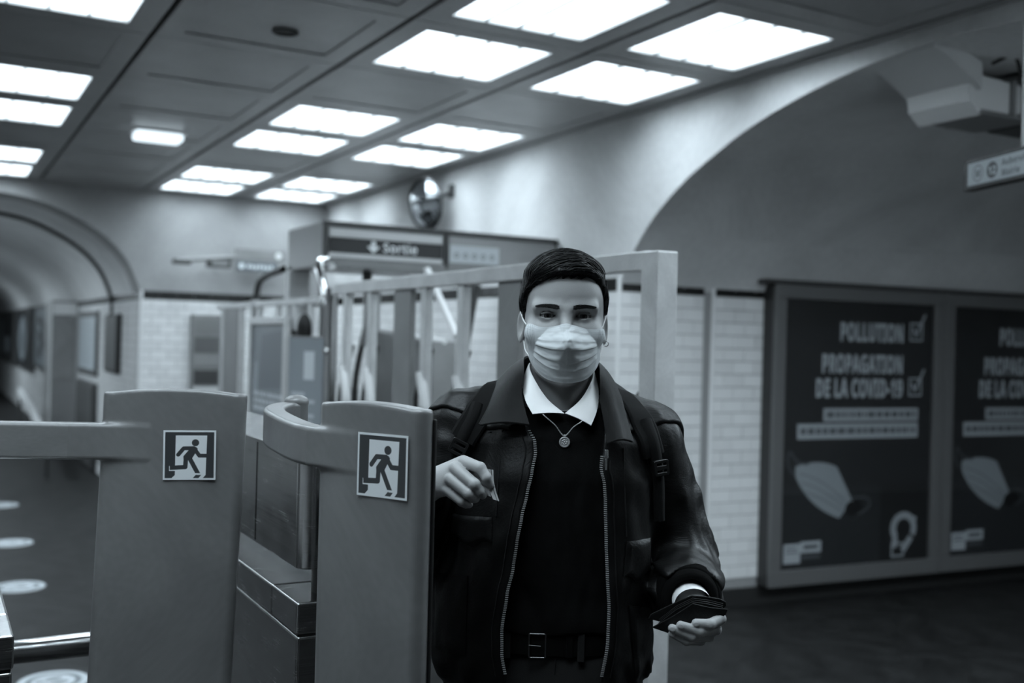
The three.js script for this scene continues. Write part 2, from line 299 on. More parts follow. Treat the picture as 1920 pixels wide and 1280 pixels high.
const lampFrame = (() => { const s = new THREE.Shape([[-0.322, -0.322], [0.322, -0.322], [0.322, 0.322], [-0.322, 0.322]].map((p) => new THREE.Vector2(...p))); const h = 0.312; s.holes.push(new THREE.Path([[-h, -h], [-h, h], [h, h], [h, -h]].map((p) => new THREE.Vector2(...p)))); const g = new THREE.ExtrudeGeometry(s, { depth: 0.03, bevelEnabled: false }); g.rotateX(-Math.PI / 2); return faceUV(g); })();
const diffGeo = (() => { const g = new THREE.PlaneGeometry(0.624, 0.624); g.rotateX(Math.PI / 2); g.translate(0, 0.018, 0); return g; })();
const barGeo = box(-0.0018, 0.0018, -0.001, 0.0145, -0.312, 0.312);
const louvreGeo = (() => { const l = []; for (let i = 1; i < 31; i++) { const u = -0.312 + 0.624 * i / 31; l.push(box(u - 0.0005, u + 0.0005, 0.006, 0.0125, -0.312, 0.312), box(-0.312, 0.312, 0.006, 0.0125, u - 0.0005, u + 0.0005)); } return join(l); })();
const louvreMat = G(0.7, { roughness: 0.6 });
const glow = new THREE.MeshStandardMaterial({ color: 0x999999, roughness: 0.6, emissive: LAMP_COLOR.clone(), emissiveIntensity: GLOW_LEVEL });
const lampRow = (k) => ((k % 3) + 3) % 3 !== 2;           // two lit rows, one blank
const rowWord = { 0: 'nearest', 1: 'second nearest', 3: 'third', 4: 'fourth', 6: 'fifth', 7: 'farthest' };
const colWord = { 3: 'left of the dark ceiling rail', 5: 'in the middle column', 6: 'in the column beside the right wall' };
const seenLamp = (c, k) => k <= 7 && ((c === 5 || c === 6) ? k >= 0 : c === 3 ? k >= 1 : false);
for (let c = 0; c < 7; c++) for (let k = -8; k <= 7; k++) {
  const x = colX[c] + CP / 2, z = rowZ0 - CP * (k + 0.5); if (z > ZF - 0.4) continue;
  const pr = part(numbered('ceiling_tray'), ring, M.ceil, ceiling); pr.position.set(x, HC, z);
  const lit = lampRow(k) && k >= -3 && [2, 3, 5, 6].includes(c);
  if (!lit) { const ip = part(numbered('inset_panel'), inset, M.ceil, ceiling); ip.position.set(x, HC, z); continue; }
  const seen = seenLamp(c, k);
  const label = seen ? `bright square ceiling light, ${rowWord[k]} row ${colWord[c]}` : 'square louvred ceiling light of the hall outside the picture';
  const t = thing('ceiling_light', label, 'ceiling light', [x, HC + 0.002, z], 0, seen ? 'louvred ceiling lights' : 'ceiling lights outside the picture');
  part('frame', lampFrame, M.lampFrame, t); part('diffuser', diffGeo, glow, t); part('louvre', louvreGeo, louvreMat, t, 'white egg-crate louvre');
  for (let b = 1; b < 4; b++) { const m = part('divider', barGeo, M.darkMetal, t); m.position.x = -0.312 + 0.156 * b; }
  const l = new THREE.RectAreaLight(LAMP_COLOR.clone(), LAMP_LEVEL, 0.61, 0.61); l.position.set(0, 0.0165, 0); l.rotation.x = -Math.PI / 2; t.add(l);
}
// cornice line where the trays meet the right wall
struct('trim_1', box(XR - 0.035, XR, HC - 0.012, HC + 0.03, ZB, ZF), M.ceil, 'grey metal edge trim between ceiling and right wall', 'trim');
struct('trim_2', box(XL, XR, HC - 0.008, HC + 0.03, ZB, ZB + 0.03), M.ceil, 'grey metal edge trim between ceiling and far wall', 'trim');
{ // round recessed opening
  const t = thing('recessed_downlight', 'black round unlit downlight recessed in the ceiling', 'downlight', [1.325, HC, -4.415]);
  const g = new THREE.LatheGeometry([[0.058, 0.004], [0.058, -0.002], [0.050, -0.004], [0.046, 0.0], [0.044, 0.005], [0, 0.005]].map((p) => new THREE.Vector2(...p)), 28); part('housing', g, M.black, t);
}
{ // emergency light, lit
  const t = thing('emergency_light', 'small bright rectangular emergency light on the ceiling', 'emergency light', [1.30, HC + 0.006, -7.12]);
  part('base', box(-0.165, 0.165, -0.012, 0, -0.11, 0.11, 0.008), M.white, t);
  const gm = new THREE.MeshStandardMaterial({ color: 0x999999, emissive: LAMP_COLOR.clone(), emissiveIntensity: 1.5, roughness: 0.5 });
  part('cover', box(-0.15, 0.15, -0.06, -0.012, -0.095, 0.095, 0.02), gm, t);
  const l = new THREE.RectAreaLight(LAMP_COLOR.clone(), 2.2, 0.28, 0.17); l.position.set(0, -0.064, 0); l.rotation.x = -Math.PI / 2; t.add(l);
}
// ================================================================ gates in the foreground
function runManTex() {
  return canvasTex(512, 512, (c, w, h) => {
    c.fillStyle = '#e9edef'; c.fillRect(0, 0, w, h); c.fillStyle = '#3f4143'; c.fillRect(18, 18, w - 36, h - 36);
    c.fillStyle = '#e9edef'; c.beginPath(); c.moveTo(120, 52); c.lineTo(425, 52); c.lineTo(415, 462); c.lineTo(388, 494); c.lineTo(84, 494); c.lineTo(116, 462); c.closePath(); c.fill();
    const ink = '#3f4143'; c.fillStyle = ink; c.strokeStyle = ink; c.lineJoin = 'round'; c.lineCap = 'butt';
    c.beginPath(); c.arc(312, 128, 36, 0, 7); c.fill();
    c.lineWidth = 40; c.lineCap = 'round'; c.beginPath(); c.moveTo(146, 252); c.lineTo(198, 186); c.lineTo(296, 184); c.stroke();
    c.lineCap = 'butt'; c.beginPath(); c.moveTo(300, 190); c.lineTo(352, 262); c.lineTo(420, 262); c.stroke();
    c.beginPath(); c.moveTo(196, 172); c.lineTo(320, 172); c.lineTo(336, 192); c.lineTo(276, 300); c.lineTo(198, 300); c.lineTo(196, 268); c.lineTo(250, 200); c.closePath(); c.fill();
    c.strokeStyle = '#e9edef'; c.lineWidth = 52; c.beginPath(); c.moveTo(60, 394); c.lineTo(120, 394); c.stroke();
    c.strokeStyle = ink; c.lineWidth = 44; c.beginPath(); c.moveTo(222, 280); c.lineTo(216, 380); c.lineTo(66, 388); c.stroke();
    c.beginPath(); c.moveTo(64, 404); c.quadraticCurveTo(80, 366, 130, 366); c.lineTo(130, 404); c.closePath(); c.fill();
    c.beginPath(); c.moveTo(256, 286); c.lineTo(342, 452); c.stroke(); c.fillStyle = '#e9edef'; c.fillRect(300, 444, 100, 14);
    c.fillStyle = ink; c.beginPath(); c.moveTo(290, 494); c.lineTo(318, 462); c.lineTo(372, 462); c.lineTo(346, 494); c.closePath(); c.fill();
    c.beginPath(); c.moveTo(84, 494); c.lineTo(116, 462); c.lineTo(60, 462); c.lineTo(50, 494); c.closePath(); c.fill();
  });
}
const stickerMat = new THREE.MeshStandardMaterial({ map: runManTex(), roughness: 0.38 });
const stickerEdge = M.paperWhite;
function sticker(size, hgt) { const g = new THREE.BoxGeometry(size, hgt, 0.0008); return g; }
const stickerMats = [stickerEdge, stickerEdge, stickerEdge, stickerEdge, stickerMat, stickerEdge];

// ---- turnstile cabinets (stainless)
function turnstile(label, x0, x1, zf, zback, top, capH, joint, upper) {
  const t = thing('turnstile_cabinet', label, 'turnstile', [(x0 + x1) / 2, 0, zf]);
  const X0 = x0 - (x0 + x1) / 2, X1 = x1 - (x0 + x1) / 2, zb = zback - zf;
  part('pedestal', box(X0 + 0.002, X1 - 0.002, 0, top - capH - 0.004, zb, -0.002, 0.006), M.steel, t);
  part('cap', box(X0, X1, top - capH, top, joint - zf + 0.0015, 0, 0.005), M.steel, t, 'front stainless cap section');
  part('cap', box(X0, X1, top - capH, top, zb, joint - zf - 0.0015, 0.005), M.steel, t, 'long stainless cap section');
  part('shadow_gap', box(X0 + 0.004, X1 - 0.004, top - capH - 0.004, top - 0.006, zb + 0.004, -0.004), M.black, t, 'dark joint between the steel sections');
  if (upper) upper(t, X0, X1, zb);
  return t;
}
turnstile('stainless turnstile cabinet between the two grey gate leaves', 0.633, 0.83, -1.94, -3.3, 1.086, 0.062, -2.104, (t, X0, X1, zb) => {
  const u = rrect(X1 - X0 - 0.001, 1.3, 0.032, 8), s = new THREE.Shape(u.map(([a, b]) => new THREE.Vector2(a, b)));
  const g = new THREE.ExtrudeGeometry(s, { depth: 0.219, bevelEnabled: true, bevelSize: 0.003, bevelThickness: 0.003, bevelOffset: -0.003, bevelSegments: 2, curveSegments: 8 });
  g.rotateX(Math.PI / 2); g.translate(0, 1.372, -0.64); const gg = creased(faceUV(g), 0.45); part('upper_housing', gg, M.steel, t);
  part('panel_seam', box(X0 - 0.0008, X0 + 0.004, 1.155, 1.368, -0.301, -0.2995), M.black, t);
  part('post', rod([0.005, 1.084, -0.075], [0.005, 1.152, -0.075], 0.048, 28), M.darkPaint, t, 'black round post under the housing');
  part('post', rod([0.005, 1.084, -1.05], [0.005, 1.152, -1.05], 0.048, 28), M.darkPaint, t);
});
turnstile('stainless turnstile cabinet corner cut off by the left picture edge', -0.06, 0.137, -1.874, -3.2, 1.10, 0.057, -2.02, (t, X0, X1) => {
  const a = part('barrier_arm', rod([0.0785, 0.907, -0.586], [0.3815, 0.955, -0.414], 0.025, 24), M.chrome, t, 'polished steel barrier bar');
  part('arm_hub', rod([0.07, 0.9055, -0.591], [0.118, 0.913, -0.564], 0.042, 24), M.steel, t);
});

// ================================================================ tall steel fence behind the man (plane x = 1.7)
{
  const t = thing('steel_fence', 'brushed steel bar fence with square end post behind the man', 'fence', [1.7, 0, -3.5]);
  const Z = (z) => z + 3.5;
  part('end_post', box(-0.028, 0.042, 0, 1.85, Z(-2.27), Z(-2.20), 0.004), M.fence, t);
  part('top_rail', box(-0.025, 0.025, 1.80, 1.852, Z(-4.74), Z(-2.24), 0.004), M.fence, t);
  part('bottom_rail', box(-0.02, 0.02, 0.10, 0.14, Z(-4.74), Z(-2.27), 0.004), M.fence, t);
  for (const [z, w] of [[-4.57, 0.05], [-4.27, 0.05], [-3.70, 0.05], [-3.38, 0.05], [-2.70, 0.05]]) {
    part('bar', box(-0.016, 0.016, 0.1, 1.80, Z(z) - w / 2, Z(z) + w / 2, 0.003), M.fence, t);
    part('curved_brace', tube([[0.03, 1.56, Z(z) - 0.02], [0.03, 1.48, Z(z) - 0.07], [0.03, 1.36, Z(z) - 0.14], [0.03, 1.2, Z(z) - 0.17], [0.03, 0.6, Z(z) - 0.18]], 0.016, 20, 8), M.darkMetal, t);
    part('foot_plate', sweep([V(-0.022, 1.47, Z(z) + 0.0), V(-0.022, 1.30, Z(z) + 0.07), V(-0.022, 0.8, Z(z) + 0.09)], rrect(0.024, 0.034, 0.006), true, V(1, 0, 0)), M.white, t, 'pale slanting stay');
  }
  for (const [z0, z1] of [[-4.0, -3.83], [-3.10, -2.95]]) part('plate', box(-0.012, 0.012, 0.1, 1.80, Z(z0), Z(z1), 0.003), M.greyPaint, t, 'wide grey upright plate');
  part('brace_bar', rod([0.02, 1.50, Z(-2.27)], [0.02, 1.30, Z(-2.52)], 0.014, 10), M.darkMetal, t);
}
{
  const t = thing('steel_fence', 'lower steel bar fence running on towards the far wall', 'fence', [1.72, 0, -6.0]);
  const Z = (z) => z + 6.0;
  part('top_rail', box(-0.02, 0.02, 1.765, 1.80, Z(-7.1), Z(-4.98), 0.004), M.fence, t);
  for (const z of [-5.15, -5.42, -5.72, -6.1, -6.5, -6.95]) part('bar', box(-0.012, 0.012, 0.05, 1.77, Z(z) - 0.03, Z(z) + 0.03, 0.003), M.fence, t);
  part('plate', box(-0.012, 0.012, 0.3, 1.765, Z(-6.9), Z(-6.55), 0.003), M.greyPaint, t, 'grey sheet panel');
  part('post', rod([0, 0, Z(-6.2)], [0, 1.81, Z(-6.2)], 0.028, 14), M.fence, t);
}
{ // two tall posts with the bent chrome pipe
  const t = thing('chrome_post', 'bright chrome post standing at the joint of the two fences', 'post', [1.70, 0, -4.80]);
  part('shaft', rod([0, 0, 0], [0, 1.835, 0], 0.03, 20), M.chrome, t); part('bolt', rod([-0.035, 1.53, 0.012], [-0.02, 1.53, 0.008], 0.016, 14), M.silver, t);
  const b = thing('bent_pipe', 'chrome pipe bending up towards the exit canopy', 'pipe', [1.73, 0, -5.0]);
  part('shaft', tube([[0, 0, 0], [0, 0.9, 0], [0, 1.80, 0], [0, 1.87, -0.03], [0.0, 1.94, -0.09], [0.03, 1.985, -0.16], [0.10, 2.0, -0.24], [0.2, 2.0, -0.45], [0.25, 2.0, -0.62]], 0.024, 60, 14), M.chrome, b);
  const d = thing('bent_pipe', 'dark bent pipe reaching to the canopy end', 'pipe', [1.90, 0, -6.85]);
  part('shaft', tube([[0.0, 0, 0], [0.0, 1.0, 0], [0.0, 1.86, 0.02], [0.0, 1.94, 0.07], [0.0, 1.975, 0.2], [0.01, 2.01, 0.57]], 0.022, 60, 12), M.darkMetal, d);
}
// notices on the fence
function noticeTex(w, h, seed, kind) {
  return canvasTex(w, h, (c) => {
    const r = rng(seed);
    if (kind === 0) { c.fillStyle = '#7d8287'; c.fillRect(0, 0, w, h); c.fillStyle = '#9ba1a6'; c.fillRect(w * 0.06, h * 0.35, w * 0.12, h * 0.3); c.fillStyle = '#6a6f74'; c.beginPath(); c.moveTo(w * 0.3, h * 0.1); c.lineTo(w * 0.95, h * 0.06); c.lineTo(w * 0.95, h * 0.56); c.lineTo(w * 0.2, h * 0.6); c.fill(); c.fillStyle = '#d5dadd'; for (let l = 0; l < 3; l++) { let x = w * 0.08; while (x < w * 0.82) { const q = w * (0.05 + r() * 0.1); c.fillRect(x, h * (0.62 + l * 0.065), q, h * 0.038); x += q + w * 0.03; } } c.fillStyle = '#b9bfc3'; c.fillRect(w * 0.1, h * 0.9, w * 0.35, h * 0.03); c.fillRect(w * 0.6, h * 0.88, w * 0.25, h * 0.06); }
    else { c.fillStyle = '#9aa0a5'; c.fillRect(0, 0, w, h); c.fillStyle = '#e0e5e8'; c.fillRect(w * 0.45, h * 0.1, w * 0.3, h * 0.22); c.fillStyle = '#d0d5d8'; for (let l = 0; l < 9; l++) c.fillRect(w * 0.1, h * (0.42 + l * 0.055), w * (0.3 + r() * 0.45), h * 0.028); }
  });
}
{
  const t = thing('notice_board', 'light framed poster hung on the lower fence', 'poster', [1.63, 0, -5.59], -Math.PI / 2);
  const W = 0.70, y0 = 1.02, y1 = 1.70, f = 0.04;
  part('backing', box(-W / 2 + 0.01, W / 2 - 0.01, y0 + 0.01, y1 - 0.01, -0.02, 0, 0.003), M.greyPaint, t);
  part('print', new THREE.PlaneGeometry(W - 2 * f + 0.01, y1 - y0 - 2 * f + 0.01).translate(0, (y0 + y1) / 2, 0.003), new THREE.MeshStandardMaterial({ map: noticeTex(512, 512, 3, 0), roughness: 0.3 }), t);
  for (const g of [box(-W / 2, W / 2, y1 - f, y1, -0.01, 0.02, 0.004), box(-W / 2, W / 2, y0, y0 + f, -0.01, 0.02, 0.004), box(-W / 2, -W / 2 + f, y0 + f, y1 - f, -0.01, 0.02, 0.004), box(W / 2 - f, W / 2, y0 + f, y1 - f, -0.01, 0.02, 0.004)]) part('frame_bar', g, M.white, t);
  for (const x of [-0.3, 0.3]) part('hook', box(x - 0.01, x + 0.01, 1.60, 1.63, -0.078, -0.015, 0.003), M.darkMetal, t);
  const u = thing('notice_board', 'small unframed notice panel beside the chrome post', 'poster', [1.62, 0, -4.92], -Math.PI / 2 + 0.4);
  part('board', box(-0.13, 0.13, 0.95, 1.60, -0.012, 0, 0.004), M.greyPaint, u);
  part('print', new THREE.PlaneGeometry(0.25, 0.63).translate(0, 1.275, 0.002), new THREE.MeshStandardMaterial({ map: noticeTex(256, 640, 9, 1), roughness: 0.35 }), u);
  const v = thing('intercom', 'black oval intercom with white lamp on the fence', 'intercom', [1.66, 0, -5.08], -Math.PI / 2 + 0.5);
  const o = new THREE.SphereGeometry(1, 24, 16); o.scale(0.045, 0.085, 0.03); o.translate(0, 1.63, 0); part('body', o, M.black, v);
  const k = new THREE.SphereGeometry(1, 20, 14); k.scale(0.05, 0.03, 0.03); k.translate(0, 1.515, 0.01); part('lamp', k, M.white, v, 'white rounded lamp');
  part('stem', rod([0, 0, -0.02], [0, 1.62, -0.02], 0.02, 12), M.darkMetal, v);
}
// ================================================================ exit canopy with its signs, exit gates under it
{
  const t = thing('exit_canopy', 'long grey metal canopy lettered Sortie above the exit gates', 'canopy', [1.93, 0, -5.60]);
  part('housing', box(0, XR - 1.935, 2.0, 2.25, -0.66, -0.01, 0.006), M.alu, t);
  part('top_edge', box(-0.004, XR - 1.935, 2.225, 2.252, -0.02, 0.012, 0.003), M.darkMetal, t); part('bottom_edge', box(-0.004, XR - 1.935, 1.995, 2.045, -0.02, 0.012, 0.003), M.greyPaint, t);
  part('end_strip', box(-0.004, 0.018, 2.0, 2.25, -0.02, 0.014, 0.003), M.darkMetal, t);
  part('light_strip', box(0.03, 0.73, 2.165, 2.212, -0.005, 0.006, 0.002), M.white, t); part('light_strip', box(0.03, 0.73, 2.05, 2.075, -0.005, 0.006, 0.002), M.white, t);
  const tex = canvasTex(1024, 128, (c, w, h) => { c.fillStyle = '#161718'; c.fillRect(0, 0, w, h); c.fillStyle = '#f2f4f5'; c.font = 'bold 112px sans-serif'; c.textBaseline = 'middle'; c.fillText('Sortie', 470, h / 2 - 2); c.beginPath(); c.moveTo(385, 118); c.lineTo(325, 58); c.lineTo(366, 58); c.lineTo(366, 12); c.lineTo(404, 12); c.lineTo(404, 58); c.lineTo(445, 58); c.fill(); });
  part('sortie_sign', new THREE.PlaneGeometry(0.70, 0.086).translate(0.382, 2.120, 0.006), new THREE.MeshStandardMaterial({ map: tex, roughness: 0.35 }), t, 'dark sign lettered Sortie with a down arrow');
  part('divider', box(0.748, 0.772, 2.02, 2.24, -0.01, 0.014, 0.003), M.darkMetal, t);
  const tex2 = canvasTex(512, 160, (c, w, h) => { c.fillStyle = '#c9ced1'; c.fillRect(0, 0, w, h); c.fillStyle = '#8c9195'; for (let i = 0; i < 5; i++) { c.beginPath(); c.arc(70 + i * 92, 92, 26, 0, 7); c.fill(); } c.fillStyle = '#c9ced1'; for (let i = 0; i < 5; i++) { c.beginPath(); c.arc(70 + i * 92, 92, 12, 0, 7); c.fill(); } });
  part('pictogram_panel', new THREE.PlaneGeometry(0.335, 0.105).translate(0.948, 2.115, 0.006), new THREE.MeshStandardMaterial({ map: tex2, roughness: 0.35 }), t, 'pale panel with a row of round symbols');
  part('column', box(-0.015, 0.12, 0, 2.0, -0.66, -0.58, 0.006), M.white, t, 'white column under the canopy'); part('hanger', rod([0.38, 1.9, -0.3], [0.38, 2.0, -0.3], 0.03, 12), M.darkMetal, t); part('hanger', rod([0.98, 1.93, -0.2], [0.98, 2.0, -0.2], 0.07, 12), M.darkMetal, t);
}
for (const [k, x, lab] of [[0, 2.32, 'sloping grey exit gate cabinet seen through the fence bars'], [1, 3.02, 'grey exit gate cabinet next to the right wall']]) {
  const t = thing('exit_gate_cabinet', lab, 'exit gate', [x, 0, -5.25]);
  const s = new THREE.Shape([[-0.42, 0], [0.42, 0], [0.42, 1.58], [-0.42, 1.64]].map((p) => new THREE.Vector2(...p)));
  const g = new THREE.ExtrudeGeometry(s, { depth: 0.12, bevelEnabled: true, bevelSize: 0.008, bevelThickness: 0.008, bevelSegments: 2 }); g.rotateY(-Math.PI / 2); g.translate(0.06, 0, 0); if (k) g.scale(1, 0.72, 1);
  part('body', creased(faceUV(g), 0.4), M.greyPaint, t);
  part('top_strip', rod([0, (k ? 0.72 : 1) * 1.645, -0.43].map((v, i) => v), [0, (k ? 0.72 : 1) * 1.59, 0.43], 0.014, 8), M.white, t);
  if (!k) { part('post', rod([-0.05, 1.55, -0.46], [-0.05, 1.9, -0.46], 0.05, 18), M.chrome, t); part('stay', rod([0.1, 1.62, 0.36], [0.04, 1.98, 0.1], 0.02, 10), M.white, t, 'pale slanting stay'); }
  const sb = k ? [[-0.49, 1.50, 0.24], [-0.48, 1.60, 0.25], [-0.45, 1.84, 0.27], [-0.44, 1.9, 0.28]] : [[-0.09, 1.30, -0.60], [-0.076, 1.42, -0.60], [-0.03, 1.70, -0.58], [-0.01, 1.80, -0.57]]; part('swing_bar', tube(sb, 0.02, 20, 8), M.darkMetal, t); part('bar_bracket', rod([sb[0][0], 0, sb[0][2]], sb[0], 0.022, 10), M.darkMetal, t);
}
// ================================================================ convex mirror on the right wall
{
  const t = thing('convex_mirror', 'round convex safety mirror on an arm from the right wall', 'mirror', [3.30, 2.632, -7.25]);
  const R = 0.30, a = 0.195, prof = []; for (let i = 0; i <= 14; i++) { const r = a * i / 14; prof.push(new THREE.Vector2(r, Math.sqrt(R * R - r * r) - Math.sqrt(R * R - a * a))); }
  const face = V(-0.95, -0.16, 0.22).normalize(), q = new THREE.Quaternion().setFromUnitVectors(V(0, 1, 0), face);
  const g = new THREE.LatheGeometry(prof, 40); g.applyQuaternion(q); part('mirror_dome', g, new THREE.MeshPhysicalMaterial({ color: 0xd4d8dc, metalness: 1, roughness: 0.05, side: THREE.DoubleSide }), t);
  const rim = new THREE.TorusGeometry(a, 0.008, 10, 40); rim.rotateX(Math.PI / 2); rim.applyQuaternion(q); part('rim', rim, M.darkMetal, t);
  const bk = new THREE.SphereGeometry(a * 1.3, 30, 10, 0, 7, 0, 0.86); bk.scale(1, -0.35, 1); bk.translate(0, 0.075 * 1.05, 0); bk.applyQuaternion(q); part('back_shell', bk, M.darkPaint, t);
  part('arm', rod([0.03, 0.01, -0.03], [0.17, 0.10, 0.10], 0.014, 12), M.darkMetal, t); part('wall_plate', box(0.155, 0.172, 0.05, 0.15, 0.06, 0.15, 0.003), M.darkMetal, t);
}
// ================================================================ far signs and things at the end of the hall
function letterTex(w, h, bg, fg, draw) { return canvasTex(w, h, (c) => { c.fillStyle = bg; c.fillRect(0, 0, w, h); c.fillStyle = fg; draw(c, w, h); }); }
{
  const t = thing('direction_sign', 'grey double direction sign projecting before the far wall', 'sign', [2.76, 2.30, -9.8]);
  part('upper_board', box(-0.24, 0.24, 0.005, 0.115, -0.03, 0.0, 0.004), M.greyPaint, t);
  part('lower_board', box(-0.24, 0.17, -0.105, 0.0, -0.03, 0.0, 0.004), M.greyPaint, t);
  const tex = letterTex(512, 128, '#6a6f74', '#dfe4e7', (c) => { c.beginPath(); c.arc(60, 64, 36, 0, 7); c.fill(); c.font = 'bold 64px sans-serif'; c.textBaseline = 'middle'; for (let i = 0; i < 7; i++) c.fillRect(130 + i * 48, 44 + (i % 3) * 4, 34, 42); });
  part('lower_print', new THREE.PlaneGeometry(0.39, 0.095).translate(-0.035, -0.052, 0.001), new THREE.MeshStandardMaterial({ map: tex, roughness: 0.4 }), t);
  const d = new THREE.CircleGeometry(0.032, 24); d.translate(0.17, 0.06, 0.001); part('symbol', d, M.white, t, 'pale round symbol');
  part('bracket', rod([0, 0.05, -0.2], [0, 0.05, -0.03], 0.015, 8), M.darkMetal, t);
  const u = thing('direction_sign', 'small dark sign on a bracket left of the double sign', 'sign', [2.36, 2.26, -9.75]);
  part('board', box(-0.12, 0.11, -0.045, 0.045, -0.02, 0, 0.004), M.darkPaint, u); part('strip', box(-0.07, 0.08, -0.02, 0.02, 0.0, 0.003), M.alu, u);
  part('arm', rod([-0.40, 0.0, 0], [0.15, 0.06, -0.01], 0.02, 10), M.greyPaint, u); part('lamp_head', box(-0.42, -0.26, -0.03, 0.015, -0.05, 0.03, 0.01), M.darkPaint, u); part('bracket', rod([0, 0, -0.25], [0, 0, -0.02], 0.012, 8), M.darkMetal, u);
}
{
  const t = thing('wall_display', 'dark information panel with pale rows on the far wall', 'panel', [2.30, 0, -9.97]);
  part('case', box(-0.14, 0.14, 0.45, 1.78, -0.03, 0.05, 0.008), M.greyPaint, t);
  const rows = [[1.60, 1.74, 0.2], [1.42, 1.57, 0.12], [1.30, 1.40, 0.25], [1.12, 1.26, 0.05], [1.02, 1.10, 0.6], [0.85, 0.99, 0.06]];
  rows.forEach(([a, b, v]) => part('row', box(-0.115, 0.115, a, b, 0.05, 0.054, 0.001), G(v, { roughness: 0.4 }), t));
}
// corridor wall x = 1.716
const cw = (name, label, cat, z0, z1, y0, y1, depth, build) => { const t = thing(name, label, cat, [1.716, 0, (z0 + z1) / 2]); build(t, (z1 - z0) / 2, y0, y1, depth); return t; };
cw('fire_cabinet', 'black box on the corridor wall just inside the arch', 'cabinet', -11.85, -11.0, 1.17, 1.78, 0.05, (t, h, y0, y1, d) => { part('body', box(-d, 0, y0, y1, -h, h, 0.02), M.black, t); part('lid', box(-d - 0.01, -d + 0.01, y0 + 0.03, y1 - 0.03, -h + 0.04, h - 0.04, 0.005), M.darkPaint, t); });
const framed = (t, h, y0, y1, d, tex) => { part('case', box(-d, 0, y0, y1, -h, h, 0.01), M.darkPaint, t); const p = new THREE.PlaneGeometry(2 * h - 0.18, y1 - y0 - 0.14); p.rotateY(-Math.PI / 2); p.translate(-d - 0.003, (y0 + y1) / 2, 0); part('print', p, new THREE.MeshStandardMaterial({ map: tex, roughness: 0.4 }), t); };
const paperTex = letterTex(256, 256, '#a9b0b5', '#8c9398', (c) => { for (let i = 0; i < 16; i++) c.fillRect(20, 18 + i * 14, 160 + (i * 37) % 56, 5); });
cw('framed_notice', 'pale framed notice in the left corridor', 'notice', -14.1, -12.55, 1.08, 1.83, 0.04, (t, h, y0, y1, d) => framed(t, h, y0, y1, d, paperTex));
cw('low_cabinet', 'dark cabinet standing below the pale corridor notice', 'cabinet', -14.1, -12.55, 0, 1.0, 0.05, (t, h, y0, y1, d) => { part('body', box(-d, 0, 0.02, y1, -h, h, 0.01), M.darkPaint, t); part('door', box(-d - 0.012, -d, 0.06, y1 - 0.04, -h + 0.05, 0, 0.004), M.darkPaint, t); part('door', box(-d - 0.012, -d, 0.06, y1 - 0.04, 0.02, h - 0.05, 0.004), M.darkPaint, t); });
{
  const t = thing('vending_machine', 'tall grey vending machine standing out into the left corridor', 'machine', [1.56, 0, -14.9]);
  part('body', box(-0.16, 0.15, 0, 1.98, -0.4, 0.4, 0.01), M.alu, t); part('header', box(-0.145, 0.135, 1.80, 1.95, 0.4, 0.415, 0.004), M.white, t); part('front_panel', box(-0.13, 0.12, 0.95, 1.76, 0.4, 0.412, 0.004), M.greyPaint, t); part('tray', box(-0.12, 0.11, 0.3, 0.8, 0.4, 0.41, 0.004), M.alu, t);
  part('edge', rod([-0.165, 0.02, 0.4], [-0.165, 1.95, 0.4], 0.012, 8), M.white, t);
}
const posterA = letterTex(256, 384, '#2a2c2e', '#8f969b', (c, w, h) => { c.beginPath(); c.ellipse(w / 2, h / 2, w * 0.3, h * 0.42, 0, 0, 7); c.fill(); c.fillStyle = '#6a7074'; c.beginPath(); c.ellipse(w / 2, h * 0.55, w * 0.16, h * 0.22, 0, 0, 7); c.fill(); });
const posterB = letterTex(256, 384, '#63696d', '#303335', (c, w, h) => { for (let i = 0; i < 9; i++) { c.beginPath(); c.ellipse(w * (0.3 + 0.1 * (i % 4)), h * (0.2 + 0.07 * i), 40, 26, i, 0, 7); c.fill(); } c.fillStyle = '#b8bfc4'; c.fillRect(w * 0.6, h * 0.25, 50, 30); c.fillRect(w * 0.62, h * 0.45, 60, 110); });
const posterC = letterTex(256, 384, '#1f2122', '#7a8085', (c, w, h) => { c.fillRect(w * 0.2, h * 0.1, w * 0.2, h * 0.8); c.fillRect(w * 0.5, h * 0.5, w * 0.3, h * 0.35); });
cw('corridor_poster', 'mottled light poster right after the vending machine', 'poster', -19.6, -15.9, 0.95, 2.0, 0.1, (t, h, y0, y1, d) => framed(t, h, y0, y1, d, posterB));
cw('corridor_poster', 'dark poster with a pale oval shape', 'poster', -23.6, -20.4, 0.85, 2.0, 0.1, (t, h, y0, y1, d) => framed(t, h, y0, y1, d, posterA));
cw('corridor_poster', 'dark poster farthest down the left corridor', 'poster', -30.0, -24.4, 0.85, 2.0, 0.1, (t, h, y0, y1, d) => framed(t, h, y0, y1, d, posterC));
{
  const t = thing('bench_rail', 'pale low rail slanting along the left corridor floor', 'rail', [0.95, 0, -14]);
  part('bar', sweep([V(0.35, 0.62, -4), V(0.3, 0.55, -1.5), V(0.2, 0.36, 2)], rrect(0.06, 0.12, 0.01)), M.white, t);
  for (const [x, z, y] of [[0.35, -3.8, 0.58], [0.28, -1, 0.5], [0.21, 1.8, 0.34]]) part('leg', rod([x, 0, z], [x, y, z], 0.025, 8), M.darkMetal, t);
  const c = thing('wall_conduit', 'thin grey conduit arching over the left corridor vault', 'conduit', [0, 0, -11.6]);
  const pts = [[1.69, 1.75]].concat(arch2.map(([x, y]) => [0.3 + (x - 0.3) * 0.985, y - 0.02])); part('pipe', tube(pts.slice(0, 45).map(([x, y]) => [x, y, 0]), 0.02, 90, 8), M.darkMetal, c);
}
